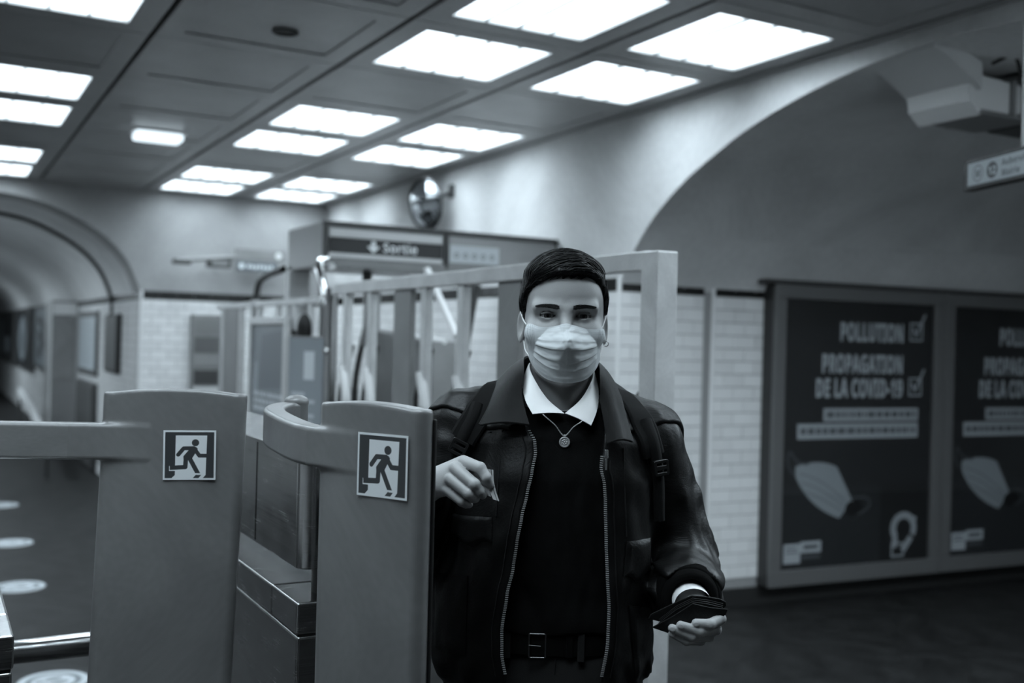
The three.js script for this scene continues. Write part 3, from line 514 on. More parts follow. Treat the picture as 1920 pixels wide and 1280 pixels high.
// corridor lamps (their light shows on the vault, the fittings hang left of the picture)
for (const [z, n] of [[-12.6, 0], [-17.5, 1], [-23, 2]]) {
  const t = thing('corridor_light', 'tube light hanging in the left corridor outside the picture', 'ceiling light', [-0.35, 2.62, z], 0, 'corridor tube lights');
  part('housing', box(-0.08, 0.08, 0, 0.05, -0.6, 0.6, 0.01), M.white, t);
  part('tube', box(-0.06, 0.06, -0.02, 0, -0.58, 0.58, 0.008), new THREE.MeshStandardMaterial({ color: 0x999999, emissive: LAMP_COLOR.clone(), emissiveIntensity: 1.5 }), t);
  const l = new THREE.RectAreaLight(LAMP_COLOR.clone(), LAMP_LEVEL * 14.0, 0.12, 1.16); l.position.set(0, -0.026, 0); l.rotation.x = -Math.PI / 2; t.add(l);
}
{ // the lit twin of the dark lamp unit, over the near side of the passage and right of the picture
  const t = thing('passage_light', 'lit tube light over the near side of the passage, outside the picture', 'ceiling light', [4.2, 2.60, -1.6]);
  part('housing', box(-0.62, 0.62, 0, 0.06, -0.1, 0.1, 0.012), M.white, t); part('hanger', rod([0, 0.06, 0], [0, 0.1, 0], 0.02, 8), M.darkMetal, t);
  part('tube', box(-0.6, 0.6, -0.02, 0, -0.08, 0.08, 0.008), new THREE.MeshStandardMaterial({ color: 0x999999, emissive: LAMP_COLOR.clone(), emissiveIntensity: 1.5 }), t);
  const l = new THREE.RectAreaLight(LAMP_COLOR.clone(), LAMP_LEVEL * 12.5, 1.16, 0.15); l.position.set(0, -0.026, 0); l.rotation.x = -Math.PI / 2; t.add(l);
}
// round floor stickers
{
  const tex = canvasTex(512, 512, (c, w) => { c.fillStyle = '#8b9196'; c.fillRect(0, 0, w, w); c.strokeStyle = '#c3c9cd'; c.lineWidth = 46; c.beginPath(); c.arc(256, 256, 222, 0, 7); c.stroke(); c.strokeStyle = '#6f757a'; c.lineWidth = 22; c.beginPath(); c.arc(256, 256, 176, 0, 7); c.stroke(); c.fillStyle = '#c9ced2'; c.beginPath(); c.arc(256, 256, 150, 0, 7); c.fill(); c.fillStyle = '#7c8287'; for (const x of [205, 307]) { c.beginPath(); c.ellipse(x, 235, 34, 70, 0, 0, 7); c.fill(); c.beginPath(); c.ellipse(x, 340, 26, 34, 0, 0, 7); c.fill(); } });
  const top = new THREE.MeshStandardMaterial({ map: tex, roughness: 0.5 });
  [[0.54, -5.13, 'pale round floor sticker beside the barrier bar'], [0.536, -7.109, 'pale round floor sticker, second nearest in the lane'], [0.585, -8.586, 'pale round floor sticker, third in the lane'], [0.618, -10.465, 'pale round floor sticker in the corridor mouth']].forEach(([x, z, lab]) => {
    const t = thing('floor_sticker', lab, 'floor sticker', [x, 0, z], 0.3, 'round floor stickers'); const g = new THREE.CylinderGeometry(0.155, 0.156, 0.003, 40); g.translate(0, 0.0016, 0);
    const m = part('disc', g, [M.paperWhite, top, M.paperWhite], t);
  });
}
// ================================================================ poster cabinets in the passage
const posterTex = canvasTex(1024, 1460, (c, w, h) => {
  c.fillStyle = '#1f2022'; c.fillRect(0, 0, w, h);
  c.fillStyle = '#1a1b1c'; c.fillRect(0, h * 0.70, w, h * 0.3); c.fillStyle = '#242628'; c.fillRect(0, h * 0.70, w * 0.66, h * 0.3); c.fillStyle = '#1a1b1c'; c.fillRect(0, 0, w, h * 0.1);
  const put = (s, xr, y, size, sx) => { c.save(); c.font = `bold ${size}px sans-serif`; c.textAlign = 'right'; c.textBaseline = 'alphabetic'; c.translate(xr, y); c.scale(sx, 1); c.lineWidth = 7; c.strokeStyle = c.fillStyle; c.strokeText(s, 0, 0); c.fillText(s, 0, 0); c.restore(); };
  c.fillStyle = '#a4a9ad';
  put('POLLUTION', 815, 218, 138, 0.58); put('PROPAGATION', 815, 395, 138, 0.58); put('DE LA COVID-19', 815, 530, 138, 0.585);
  for (const y of [205, 520]) { c.strokeStyle = '#a4a9ad'; c.lineWidth = 9; c.strokeRect(862, y - 96, 84, 96); c.lineWidth = 13; c.beginPath(); c.moveTo(880, y - 70); c.lineTo(902, y - 28); c.lineTo(968, y - 150); c.stroke(); }
  c.fillStyle = '#a0a5a9'; c.fillRect(270, 592, 660, 72); c.fillRect(100, 676, 830, 84);
  c.fillStyle = '#55595c'; const r = rng(4); for (const [x0, x1, y] of [[292, 912, 630], [122, 912, 720]]) { let x = x0; while (x < x1 - 20) { const q = 14 + r() * 40; c.fillRect(x, y - 20, Math.min(q, x1 - x), 34); x += q + 12; } }
  // printed surgical mask lying on a table edge
  c.fillStyle = '#8b9195'; c.beginPath(); c.moveTo(95, 905); c.quadraticCurveTo(250, 862, 370, 915); c.lineTo(478, 1105); c.lineTo(392, 1200); c.quadraticCurveTo(180, 1130, 95, 960); c.closePath(); c.fill();
  c.strokeStyle = '#757a7e'; c.lineWidth = 10; for (const k of [0, 1, 2]) { c.beginPath(); c.moveTo(120 + k * 20, 945 + k * 50); c.quadraticCurveTo(280, 975 + k * 55, 430 - k * 10, 1110 + k * 25); c.stroke(); }
  c.strokeStyle = '#46494c'; c.lineWidth = 12; c.beginPath(); c.moveTo(100, 950); c.bezierCurveTo(20, 930, 40, 800, 70, 835); c.bezierCurveTo(90, 860, 85, 890, 180, 895); c.stroke(); c.beginPath(); c.moveTo(470, 1095); c.bezierCurveTo(640, 1060, 640, 1170, 500, 1180); c.stroke();
  c.fillStyle = '#0e0f10'; c.beginPath(); c.ellipse(490, 1145, 60, 42, -0.2, 0, 7); c.fill();
  // bulb-shaped emblem
  c.strokeStyle = '#959a9e'; c.lineWidth = 40; c.beginPath(); c.arc(845, 1278, 74, 0.55, -3.9, true); c.stroke(); c.beginPath(); c.moveTo(790, 1330); c.lineTo(775, 1385); c.moveTo(900, 1330); c.lineTo(856, 1385); c.lineTo(838, 1405); c.stroke(); c.lineWidth = 12; c.strokeRect(765, 1365, 80, 70); c.fillStyle = '#959a9e'; c.beginPath(); c.arc(922, 1228, 16, 0, 7); c.fill();
  c.fillStyle = '#a9aeb2'; c.fillRect(30, 1325, 110, 105); c.fillRect(140, 1315, 135, 62); c.fillStyle = '#4c5053'; c.fillRect(150, 1392, 120, 18); c.fillStyle = '#55595c'; c.fillRect(45, 1345, 70, 8); c.fillRect(45, 1368, 80, 8); c.fillRect(160, 1335, 95, 22);
});
const printMat = new THREE.MeshStandardMaterial({ map: posterTex, roughness: 0.55 });
const frameMat = G(0.17, { roughness: 0.4, metalness: 0.3 });
const pDir = V(Math.cos(KA), 0, Math.sin(KA)), pNrm = V(-Math.sin(KA), 0, Math.cos(KA)), pYaw = -KA;
[[0.375, 'left poster cabinet beside the white tiles, covid text poster inside'], [1.79, 'right poster cabinet cut by the picture edge, covid text poster inside']].forEach(([u, lab], k) => {
  const W = 1.405, D = 0.13, y0 = 0.128, y1 = 1.995, o = V(KX, 0, ZJ).addScaledVector(pDir, u + W / 2).addScaledVector(pNrm, 0.001);
  const t = thing('poster_cabinet', lab, 'poster cabinet', [o.x, 0, o.z], pYaw);
  part('case', box(-W / 2, W / 2, y0, y1, 0, D - 0.03, 0.004), G(0.035, { roughness: 0.45 }), t, 'dark cabinet body');
  const f = 0.085, fb = 0.10;
  for (const g of [box(-W / 2, W / 2, y1 - f, y1, D - 0.03, D, 0.005), box(-W / 2, W / 2, y0, y0 + fb, D - 0.03, D, 0.005), box(-W / 2, -W / 2 + f, y0 + fb, y1 - f, D - 0.03, D, 0.005), box(W / 2 - f, W / 2, y0 + fb, y1 - f, D - 0.03, D, 0.005)]) part('frame_bar', g, frameMat, t, 'grey aluminium frame bar');
  const pw = W - 2 * f, ph = y1 - y0 - f - fb;
  part('poster', new THREE.PlaneGeometry(pw, ph).translate(0, (y0 + fb + y1 - f) / 2, D - 0.026), printMat, t, 'dark health poster: POLLUTION, PROPAGATION DE LA COVID-19');
  part('glass', new THREE.PlaneGeometry(pw, ph).translate(0, (y0 + fb + y1 - f) / 2, D - 0.008), glassPane, t, 'clear cabinet glass');
  part('latch', rod([W / 2 - 0.06, y1 - 0.004, D - 0.05], [W / 2 - 0.06, y1 + 0.03, D - 0.05], 0.03, 14), M.darkMetal, t);
});
struct('trim_3', (() => { const g = box(0.30, 5.5, 1.998, 2.022, 0, 0.14, 0.004); g.applyMatrix4(new THREE.Matrix4().makeBasis(pDir, V(0, 1, 0), pNrm)); g.translate(KX, 0, ZJ); return g; })(), M.darkMetal, 'dark rail above the poster cabinets', 'trim');
// ================================================================ unlit lamp unit and line sign in the passage
{
  const t = thing('passage_lamp_unit', 'unlit lamp unit with curved grey shade under the passage vault', 'lamp unit', [3.5, 2.83, -3.0]);
  const sec = []; for (let i = 0; i <= 12; i++) { const k = i / 12; sec.push([k * 0.30, -0.13 * Math.pow(k, 1.5)]); }
  const s = new THREE.Shape(sec.map(([x, y]) => new THREE.Vector2(x, y)).concat([new THREE.Vector2(0.30, -0.02), new THREE.Vector2(0.04, 0.06)]));
  const g = new THREE.ExtrudeGeometry(s, { depth: 0.355, bevelEnabled: true, bevelSize: 0.003, bevelThickness: 0.003, bevelSegments: 1 }); g.translate(0, 0, -0.178); part('curved_shade', creased(faceUV(g), 0.4), G(0.7, { roughness: 0.5 }), t);
  const q = new THREE.Shape([[0.27, -0.11], [0.28, -0.17], [0.34, -0.215], [0.62, -0.18], [0.66, -0.08], [0.3, -0.07]].map((p) => new THREE.Vector2(...p)));
  const d = new THREE.ExtrudeGeometry(q, { depth: 0.30, bevelEnabled: true, bevelSize: 0.012, bevelThickness: 0.012, bevelSegments: 3 }); d.translate(0, 0, -0.16); part('diffuser', creased(faceUV(d), 0.5), G(0.85, { roughness: 0.35 }), t, 'milky unlit diffuser');
  part('rib', box(0.52, 0.545, -0.212, -0.06, -0.175, 0.17, 0.006), M.alu, t); part('lower_lip', box(0.33, 0.66, -0.225, -0.205, -0.12, 0.16, 0.005), M.alu, t);
  part('long_housing', box(0.60, 2.6, -0.20, -0.02, -0.16, 0.2, 0.012), M.alu, t); part('under_plate', box(0.7, 2.6, -0.225, -0.198, -0.08, 0.18, 0.005), M.darkPaint, t); part('cable_loop', tube([[0.35, -0.02, 0.19], [0.45, 0.02, 0.22], [0.5, -0.06, 0.22], [0.56, -0.02, 0.18]], 0.008, 20, 6), M.black, t);
}
{
  const yaw = (18.6 + 180) * RAD, dir = V(-Math.sin(18.6 * RAD), 0, Math.cos(18.6 * RAD)); // left edge is the far one
  const far = V(3.25, 2.236, -2.478);
  const t = thing('line_sign', 'hanging white sign with metro line 12 roundels, cut by the picture edge', 'sign', [far.x, far.y, far.z]);
  t.rotation.y = Math.atan2(-dir.z, dir.x);
  const W = 0.9, H = 0.108;
  part('case', box(0, W, -H / 2, H / 2, -0.04, 0, 0.004), M.black, t);
  const tex = canvasTex(2048, 192, (c, w, h) => {
    c.fillStyle = '#8e9498'; c.fillRect(0, 0, w, h);
    c.strokeStyle = '#303335'; c.lineWidth = 8; c.beginPath(); c.arc(140, 98, 66, 0, 7); c.stroke(); c.fillStyle = '#303335'; c.font = 'bold 88px sans-serif'; c.textAlign = 'center'; c.textBaseline = 'middle'; c.fillText('M', 140, 100);
    c.beginPath(); c.arc(330, 98, 70, 0, 7); c.fill(); c.fillStyle = '#a3a9ad'; c.font = 'bold 92px sans-serif'; c.fillText('12', 330, 102);
    c.fillStyle = '#303335'; c.textAlign = 'left'; c.font = 'bold 74px sans-serif'; c.fillText('Aubervilliers', 450, 56); c.fillText('Mairie', 450, 142);
  });
  part('print', new THREE.PlaneGeometry(W - 0.05, 0.08).translate(W / 2, 0, 0.0015), new THREE.MeshStandardMaterial({ map: tex, roughness: 0.4 }), t);
  for (const x of [0.30, 0.75]) part('hanger', rod([x, H / 2, -0.02], [x, 0.60, -0.02], 0.012, 10), M.alu, t);
}
// ================================================================ the man: signed distance shapes meshed by surface nets
const ml = (v) => Math.sqrt(v);
const smin = (a, b, k) => { const h = Math.max(k - Math.abs(a - b), 0) / k; return Math.min(a, b) - h * h * k * 0.25; };
const smax = (a, b, k) => -smin(-a, -b, k);
function cap(ax, ay, az, bx, by, bz, ra, rb) { const bax = bx - ax, bay = by - ay, baz = bz - az, dd = bax * bax + bay * bay + baz * baz; return (x, y, z) => { const px = x - ax, py = y - ay, pz = z - az; const h = clamp((px * bax + py * bay + pz * baz) / dd, 0, 1); const qx = px - bax * h, qy = py - bay * h, qz = pz - baz * h; return Math.sqrt(qx * qx + qy * qy + qz * qz) - (ra + (rb - ra) * h); }; }
function ell(cx, cy, cz, rx, ry, rz) { const m = Math.min(rx, ry, rz); return (x, y, z) => { const a = (x - cx) / rx, b = (y - cy) / ry, c = (z - cz) / rz; const k0 = Math.sqrt(a * a + b * b + c * c), a1 = a / rx, b1 = b / ry, c1 = c / rz, k1 = Math.sqrt(a1 * a1 + b1 * b1 + c1 * c1); return k1 < 1e-6 ? -m : k0 * (k0 - 1) / k1; }; }
function nets(sdf, lo, hi, h, newton = 2) {
  const nx = Math.ceil((hi[0] - lo[0]) / h) + 1, ny = Math.ceil((hi[1] - lo[1]) / h) + 1, nz = Math.ceil((hi[2] - lo[2]) / h) + 1, F = new Float32Array(nx * ny * nz);
  const at = (i, j, k) => (k * ny + j) * nx + i;
  // coarse test in blocks keeps far cells cheap
  const B = 4, far = h * B * 2.4;
  for (let k0 = 0; k0 < nz; k0 += B) for (let j0 = 0; j0 < ny; j0 += B) for (let i0 = 0; i0 < nx; i0 += B) {
    const c = sdf(lo[0] + (i0 + B / 2) * h, lo[1] + (j0 + B / 2) * h, lo[2] + (k0 + B / 2) * h), skip = Math.abs(c) > far;
    for (let k = k0; k < Math.min(k0 + B, nz); k++) for (let j = j0; j < Math.min(j0 + B, ny); j++) for (let i = i0; i < Math.min(i0 + B, nx); i++) F[at(i, j, k)] = skip ? c : sdf(lo[0] + i * h, lo[1] + j * h, lo[2] + k * h);
  }
  const id = new Int32Array(nx * ny * nz).fill(-1), pos = [], C = [[0, 0, 0], [1, 0, 0], [0, 1, 0], [1, 1, 0], [0, 0, 1], [1, 0, 1], [0, 1, 1], [1, 1, 1]], E = [[0, 1], [2, 3], [4, 5], [6, 7], [0, 2], [1, 3], [4, 6], [5, 7], [0, 4], [1, 5], [2, 6], [3, 7]], v = new Float32Array(8);
  for (let k = 0; k < nz - 1; k++) for (let j = 0; j < ny - 1; j++) for (let i = 0; i < nx - 1; i++) {
    let neg = 0; for (let c = 0; c < 8; c++) { v[c] = F[at(i + C[c][0], j + C[c][1], k + C[c][2])]; if (v[c] < 0) neg++; }
    if (neg === 0 || neg === 8) continue;
    let sx = 0, sy = 0, sz = 0, n = 0;
    for (const [a, b] of E) if ((v[a] < 0) !== (v[b] < 0)) { const t = v[a] / (v[a] - v[b]); sx += C[a][0] + (C[b][0] - C[a][0]) * t; sy += C[a][1] + (C[b][1] - C[a][1]) * t; sz += C[a][2] + (C[b][2] - C[a][2]) * t; n++; }
    id[at(i, j, k)] = pos.length / 3; pos.push(lo[0] + (i + sx / n) * h, lo[1] + (j + sy / n) * h, lo[2] + (k + sz / n) * h);
  }
  const nrm = new Float32Array(pos.length), e = h * 0.5;
  const grad = (x, y, z) => { const gx = sdf(x + e, y, z) - sdf(x - e, y, z), gy = sdf(x, y + e, z) - sdf(x, y - e, z), gz = sdf(x, y, z + e) - sdf(x, y, z - e), l = Math.hypot(gx, gy, gz) || 1; return [gx / l, gy / l, gz / l, l / (2 * e)]; };
  for (let i = 0; i < pos.length; i += 3) {
    let g; for (let s = 0; s < newton; s++) { g = grad(pos[i], pos[i + 1], pos[i + 2]); const d = clamp(sdf(pos[i], pos[i + 1], pos[i + 2]) / Math.max(g[3], 0.4), -h * 0.4, h * 0.4); pos[i] -= g[0] * d; pos[i + 1] -= g[1] * d; pos[i + 2] -= g[2] * d; }
    g = grad(pos[i], pos[i + 1], pos[i + 2]); nrm[i] = g[0]; nrm[i + 1] = g[1]; nrm[i + 2] = g[2];
  }
  const idx = [], quad = (a, b, c, d, flip) => { if (a < 0 || b < 0 || c < 0 || d < 0) return; flip ? idx.push(a, c, b, a, d, c) : idx.push(a, b, c, a, c, d); };
  for (let k = 1; k < nz - 1; k++) for (let j = 1; j < ny - 1; j++) for (let i = 1; i < nx - 1; i++) {
    const s = F[at(i, j, k)] < 0;
    if (s !== F[at(i + 1, j, k)] < 0) quad(id[at(i, j - 1, k - 1)], id[at(i, j, k - 1)], id[at(i, j, k)], id[at(i, j - 1, k)], !s);
    if (s !== F[at(i, j + 1, k)] < 0) quad(id[at(i - 1, j, k - 1)], id[at(i - 1, j, k)], id[at(i, j, k)], id[at(i, j, k - 1)], !s);
    if (s !== F[at(i, j, k + 1)] < 0) quad(id[at(i - 1, j - 1, k)], id[at(i, j - 1, k)], id[at(i, j, k)], id[at(i - 1, j, k)], !s);
  }
  const g = new THREE.BufferGeometry(); g.setAttribute('position', new THREE.Float32BufferAttribute(pos, 3)); g.setAttribute('normal', new THREE.BufferAttribute(nrm, 3)); g.setIndex(idx);
  return smoothUV(g);
}
function faceless(g) { const p = g.attributes.position, uv = g.attributes.uv; for (let i = 0; i < p.count; i++) uv.setXY(i, p.getX(i), p.getY(i)); return g; } // flat uv for slabs
const gradAt = (f, p, e = 0.002) => V(f(p.x + e, p.y, p.z) - f(p.x - e, p.y, p.z), f(p.x, p.y + e, p.z) - f(p.x, p.y - e, p.z), f(p.x, p.y, p.z + e) - f(p.x, p.y, p.z - e)).normalize();
function onto(f, x, y, z0 = 0.4) { let z = z0; for (let i = 0; i < 90; i++) { const d = f(x, y, z); if (d < 0.0003) break; z -= Math.max(d * 0.7, 0.0004); if (z < -0.35) break; } return V(x, y, z); }
// a padded patch lying on a shape: corners given in the front view
function patch(f, c, nu, nv, thick, shapeFn) {
  const pos = [], idx = [], n = (nu + 1) * (nv + 1);
  for (const layer of [0, 1]) for (let j = 0; j <= nv; j++) for (let i = 0; i <= nu; i++) {
    const u = i / nu, v = j / nv; let x = lerp(lerp(c[0][0], c[1][0], u), lerp(c[3][0], c[2][0], u), v), y = lerp(lerp(c[0][1], c[1][1], u), lerp(c[3][1], c[2][1], u), v);
    if (shapeFn) y += shapeFn(u, v);
    const p = onto(f, x, y), nn = gradAt(f, p, 0.006), edge = Math.min(1, 6 * Math.min(u, 1 - u, v, 1 - v) + 0.35); p.addScaledVector(nn, layer ? thick * edge : -0.002); pos.push(p.x, p.y, p.z);
  }
  for (let j = 0; j < nv; j++) for (let i = 0; i < nu; i++) { const a = j * (nu + 1) + i, b = a + 1, d = a + nu + 1, e = d + 1; idx.push(a, b, d, b, e, d, n + a, n + d, n + b, n + b, n + d, n + e); }
  const rim = []; for (let i = 0; i < nu; i++) rim.push(i); for (let j = 0; j < nv; j++) rim.push(j * (nu + 1) + nu); for (let i = nu; i > 0; i--) rim.push(nv * (nu + 1) + i); for (let j = nv; j > 0; j--) rim.push(j * (nu + 1));
  for (let i = 0; i < rim.length; i++) { const a = rim[i], b = rim[(i + 1) % rim.length]; idx.push(a, n + a, b, b, n + a, n + b); }
  const g = new THREE.BufferGeometry(); g.setAttribute('position', new THREE.Float32BufferAttribute(pos, 3)); g.setIndex(idx); const q = creased(g, 0.8); return smoothUV(q);
}
// a flat band following points with given normals
function band(pts, nrms, w, t, wEnd = w) {
  const pos = [], idx = [], m = 8, n = pts.length, uv = []; let run = 0;
  for (let i = 0; i < n; i++) {
    const tg = pts[Math.min(i + 1, n - 1)].clone().sub(pts[Math.max(0, i - 1)]).normalize(), nn = nrms[i].clone().addScaledVector(tg, -nrms[i].dot(tg)).normalize(), sd = tg.clone().cross(nn), ww = lerp(w, wEnd, i / (n - 1)) / 2;
    if (i) run += pts[i].distanceTo(pts[i - 1]);
    [[-ww, 0], [-ww, t * 0.7], [-ww + t * 0.4, t], [0, t * 1.05], [ww - t * 0.4, t], [ww, t * 0.7], [ww, 0], [0, -t * 0.1]].forEach(([a, b]) => { const p = pts[i].clone().addScaledVector(sd, a).addScaledVector(nn, b); pos.push(p.x, p.y, p.z); uv.push(run, a); });
  }
  for (let i = 0; i < n - 1; i++) for (let j = 0; j < m; j++) { const a = i * m + j, b = i * m + (j + 1) % m; idx.push(a, a + m, b, b, a + m, b + m); }
  for (let j = 1; j < m - 1; j++) { idx.push(0, j, j + 1); const o = (n - 1) * m; idx.push(o, o + j + 1, o + j); }
  const g = new THREE.BufferGeometry(); g.setAttribute('position', new THREE.Float32BufferAttribute(pos, 3)); g.setAttribute('uv', new THREE.Float32BufferAttribute(uv, 2)); g.setIndex(idx); return creased(g, 0.6);
}
// a thick sheet between two edges (collars, mask)
function sheet(fn, nu, nv, thick) {
  const P = [], N = [], n = (nu + 1) * (nv + 1), e = 0.004, pos = [], idx = [], uv = [];
  for (let j = 0; j <= nv; j++) for (let i = 0; i <= nu; i++) { const u = i / nu, v = j / nv, p = fn(u, v), a = fn(Math.min(1, u + e), v).sub(fn(Math.max(0, u - e), v)), b = fn(u, Math.min(1, v + e)).sub(fn(u, Math.max(0, v - e))); P.push(p); N.push(a.cross(b).normalize()); }
  for (const s of [0.5, -0.5]) for (let i = 0; i < n; i++) { const q = P[i].clone().addScaledVector(N[i], thick * s); pos.push(q.x, q.y, q.z); uv.push((i % (nu + 1)) / nu, 1 - Math.floor(i / (nu + 1)) / nv); }
  for (let j = 0; j < nv; j++) for (let i = 0; i < nu; i++) { const a = j * (nu + 1) + i, b = a + 1, d = a + nu + 1, f = d + 1; idx.push(a, b, d, b, f, d, n + a, n + d, n + b, n + b, n + d, n + f); }
  const rim = []; for (let i = 0; i < nu; i++) rim.push(i); for (let j = 0; j < nv; j++) rim.push(j * (nu + 1) + nu); for (let i = nu; i > 0; i--) rim.push(nv * (nu + 1) + i); for (let j = nv; j > 0; j--) rim.push(j * (nu + 1));
  for (let i = 0; i < rim.length; i++) { const a = rim[i], b = rim[(i + 1) % rim.length]; idx.push(a, n + a, b, b, n + a, n + b); }
  const g = new THREE.BufferGeometry(); g.setAttribute('position', new THREE.Float32BufferAttribute(pos, 3)); g.setAttribute('uv', new THREE.Float32BufferAttribute(uv, 2)); g.setIndex(idx); return creased(g, 0.9);
}
const crv = (pts) => { const c = new THREE.CatmullRomCurve3(pts.map((p) => V(...p)), false, 'centripetal'); return (t) => c.getPoint(t); };

const MAN = V(1.0135, 0, -1.6099), MANYAW = -29.4 * RAD;
const person = thing('person', 'person in black leather jacket and face mask holding a ticket and wallet', 'person', [MAN.x, 0, MAN.z], MANYAW);
function worn(name, label, cat, b) { // a thing of its own placed in the man's frame; b is its base there
  const p = V(...b).applyAxisAngle(V(0, 1, 0), MANYAW).add(MAN); const t = thing(name, label, cat, [p.x, p.y, p.z], MANYAW); t.sub = (g) => g.translate(-b[0], -b[1], -b[2]); return t;
}
// ---------------------------------------------------------------- head
const EX = 0.0315, EY = 1.6468, EZ = 0.0675, ER = 0.0122;
const cranium = ell(0, 1.676, -0.008, 0.0735, 0.080, 0.096);
const headParts = {
  fore: ell(0, 1.688, 0.038, 0.062, 0.05, 0.052), face: ell(0, 1.612, 0.026, 0.0635, 0.085, 0.062), jaw: ell(0, 1.563, 0.036, 0.047, 0.034, 0.052), chin: ell(0, 1.543, 0.068, 0.02, 0.014, 0.017),
  browL: cap(-0.048, 1.661, 0.072, -0.012, 1.658, 0.0865, 0.009, 0.009), browR: cap(0.048, 1.661, 0.072, 0.012, 1.658, 0.0865, 0.009, 0.009),
  cheekL: ell(-0.046, 1.615, 0.056, 0.022, 0.02, 0.02), cheekR: ell(0.046, 1.615, 0.056, 0.022, 0.02, 0.02),
  bridge: cap(0, 1.656, 0.084, 0, 1.604, 0.111, 0.0075, 0.0105), tip: ell(0, 1.600, 0.113, 0.0125, 0.0105, 0.0115), wingL: ell(-0.0125, 1.597, 0.102, 0.008, 0.008, 0.011), wingR: ell(0.0125, 1.597, 0.102, 0.008, 0.008, 0.011),
  mouth: ell(0, 1.570, 0.082, 0.026, 0.014, 0.014), neck: cap(0, 1.585, -0.018, 0, 1.44, -0.028, 0.054, 0.060), throat: cap(0, 1.545, 0.02, 0, 1.46, 0.012, 0.026, 0.03),
};
function ear(s) {
  const c = Math.cos(0.5), sn = Math.sin(0.5);
  return (x, y, z) => { let X = s * x - 0.0755, Y = y - 1.629, Z = z + 0.012; const x2 = X * c + Z * sn, z2 = -X * sn + Z * c; const tilt = 0.16, y2 = Y * Math.cos(tilt) + z2 * Math.sin(tilt), z3 = -Y * Math.sin(tilt) + z2 * Math.cos(tilt);
    const w = 0.0165 * (1 + y2 * 7), k0 = Math.hypot(x2 / 0.0055, y2 / 0.031, z3 / w), disc = (k0 - 1) * 0.0055; const dx = x2 - 0.0045, bowl = (Math.hypot(dx / 0.0062, (y2 - 0.001) / 0.021, (z3 + 0.001) / (w * 0.62)) - 1) * 0.0045; return smax(disc, -bowl, 0.003); };
}
const earL = ear(-1), earR = ear(1);
function headSDF(x, y, z) {
  const h = headParts; let d = smin(cranium(x, y, z), h.face(x, y, z), 0.035); d = smin(d, h.fore(x, y, z), 0.02); d = smin(d, h.jaw(x, y, z), 0.03); d = smin(d, h.chin(x, y, z), 0.02);
  d = smin(d, h.neck(x, y, z), 0.018); d = smin(d, h.throat(x, y, z), 0.02);
  if (z > 0.02) {
    d = smin(d, h.browL(x, y, z), 0.014); d = smin(d, h.browR(x, y, z), 0.014); d = smin(d, h.cheekL(x, y, z), 0.02); d = smin(d, h.cheekR(x, y, z), 0.02);
    const ax = Math.abs(x);
    const sock = Math.hypot((ax - EX) / 0.019, (y - EY + 0.001) / 0.0125, (z - 0.0925) / 0.0195); d = smax(d, -(sock - 1) * 0.0125, 0.012);
    d = smin(d, h.bridge(x, y, z), 0.011); d = smin(d, h.tip(x, y, z), 0.008); d = smin(d, Math.min(h.wingL(x, y, z), h.wingR(x, y, z)), 0.006); d = smin(d, h.mouth(x, y, z), 0.018);
    // lids: a shell over the eyeball with an almond opening
    const dx = ax - EX, dy = y - EY, dz = z - EZ, rr = Math.hypot(dx, dy, dz);
    let lid = rr - (ER + 0.0016 + (dy > 0 ? 0.0007 : 0)); d = smin(d, lid, 0.005);
    const top = 0.0037 * (1 - (dx / 0.0150) ** 2), bot = -0.0038 * (1 - (dx / 0.0150) ** 2); const open = Math.max(dy - top - 0.0002, bot - dy, Math.abs(dx) - 0.0145, -dz); d = smax(d, -open, 0.0012);
    // crease above the lid
    const cr = Math.hypot(dy - 0.0078 + 0.35 * dx * dx / 0.02, (rr - ER - 0.002) * 0.9); if (Math.abs(dx) < 0.018 && z > 0.06) d = smax(d, 0.0011 - cr, 0.002);
  }
  d = smin(d, earL(x, y, z), 0.005); d = smin(d, earR(x, y, z), 0.005);
  return d;
}
// ---------------------------------------------------------------- hands
function fingerChain(list, k) { const f = []; for (const ch of list) for (let i = 0; i < ch.length - 1; i++) f.push([cap(...ch[i].slice(0, 3), ...ch[i + 1].slice(0, 3), ch[i][3], ch[i + 1][3])]); return f.map((q) => q[0]); }
function handSDF(wrist, fingers, thumb, palm) {
  const fs = fingers.map((ch) => fingerChain([ch])), th = fingerChain([thumb]), pm = palm.map((q) => cap(...q));
  return (x, y, z) => { let p = 1; for (const q of pm) p = smin(p, q(x, y, z), 0.012); let d = p; for (const f of fs) { let a = 1; for (const q of f) a = smin(a, q(x, y, z), 0.003); d = smin(d, a, 0.0022); } let a = 1; for (const q of th) a = smin(a, q(x, y, z), 0.004); return smin(d, a, 0.006); };
}
const RW = [-0.232, 1.350, 0.128];
const rFing = [
  [[-0.168, 1.4000, 0.186, 0.0108], [-0.139, 1.3945, 0.216, 0.0090], [-0.128, 1.3795, 0.222, 0.0080], [-0.1220, 1.3675, 0.2175, 0.0068]],
  [[-0.1805, 1.3900, 0.195, 0.0108], [-0.147, 1.3690, 0.228, 0.0092], [-0.1385, 1.3575, 0.2235, 0.0082], [-0.1340, 1.3500, 0.215, 0.0070]],
  [[-0.188, 1.3725, 0.198, 0.0102], [-0.156, 1.3530, 0.226, 0.0088], [-0.149, 1.3460, 0.219, 0.0080], [-0.1455, 1.3430, 0.208, 0.0068]],
  [[-0.193, 1.3545, 0.194, 0.0094], [-0.167, 1.3385, 0.215, 0.0078], [-0.1605, 1.3345, 0.209, 0.0072], [-0.156, 1.3320, 0.200, 0.0062]]];
const rThumb = [[-0.208, 1.366, 0.148, 0.016], [-0.176, 1.380, 0.172, 0.0125], [-0.147, 1.378, 0.190, 0.0100], [-0.1265, 1.3685, 0.2035, 0.0078]];
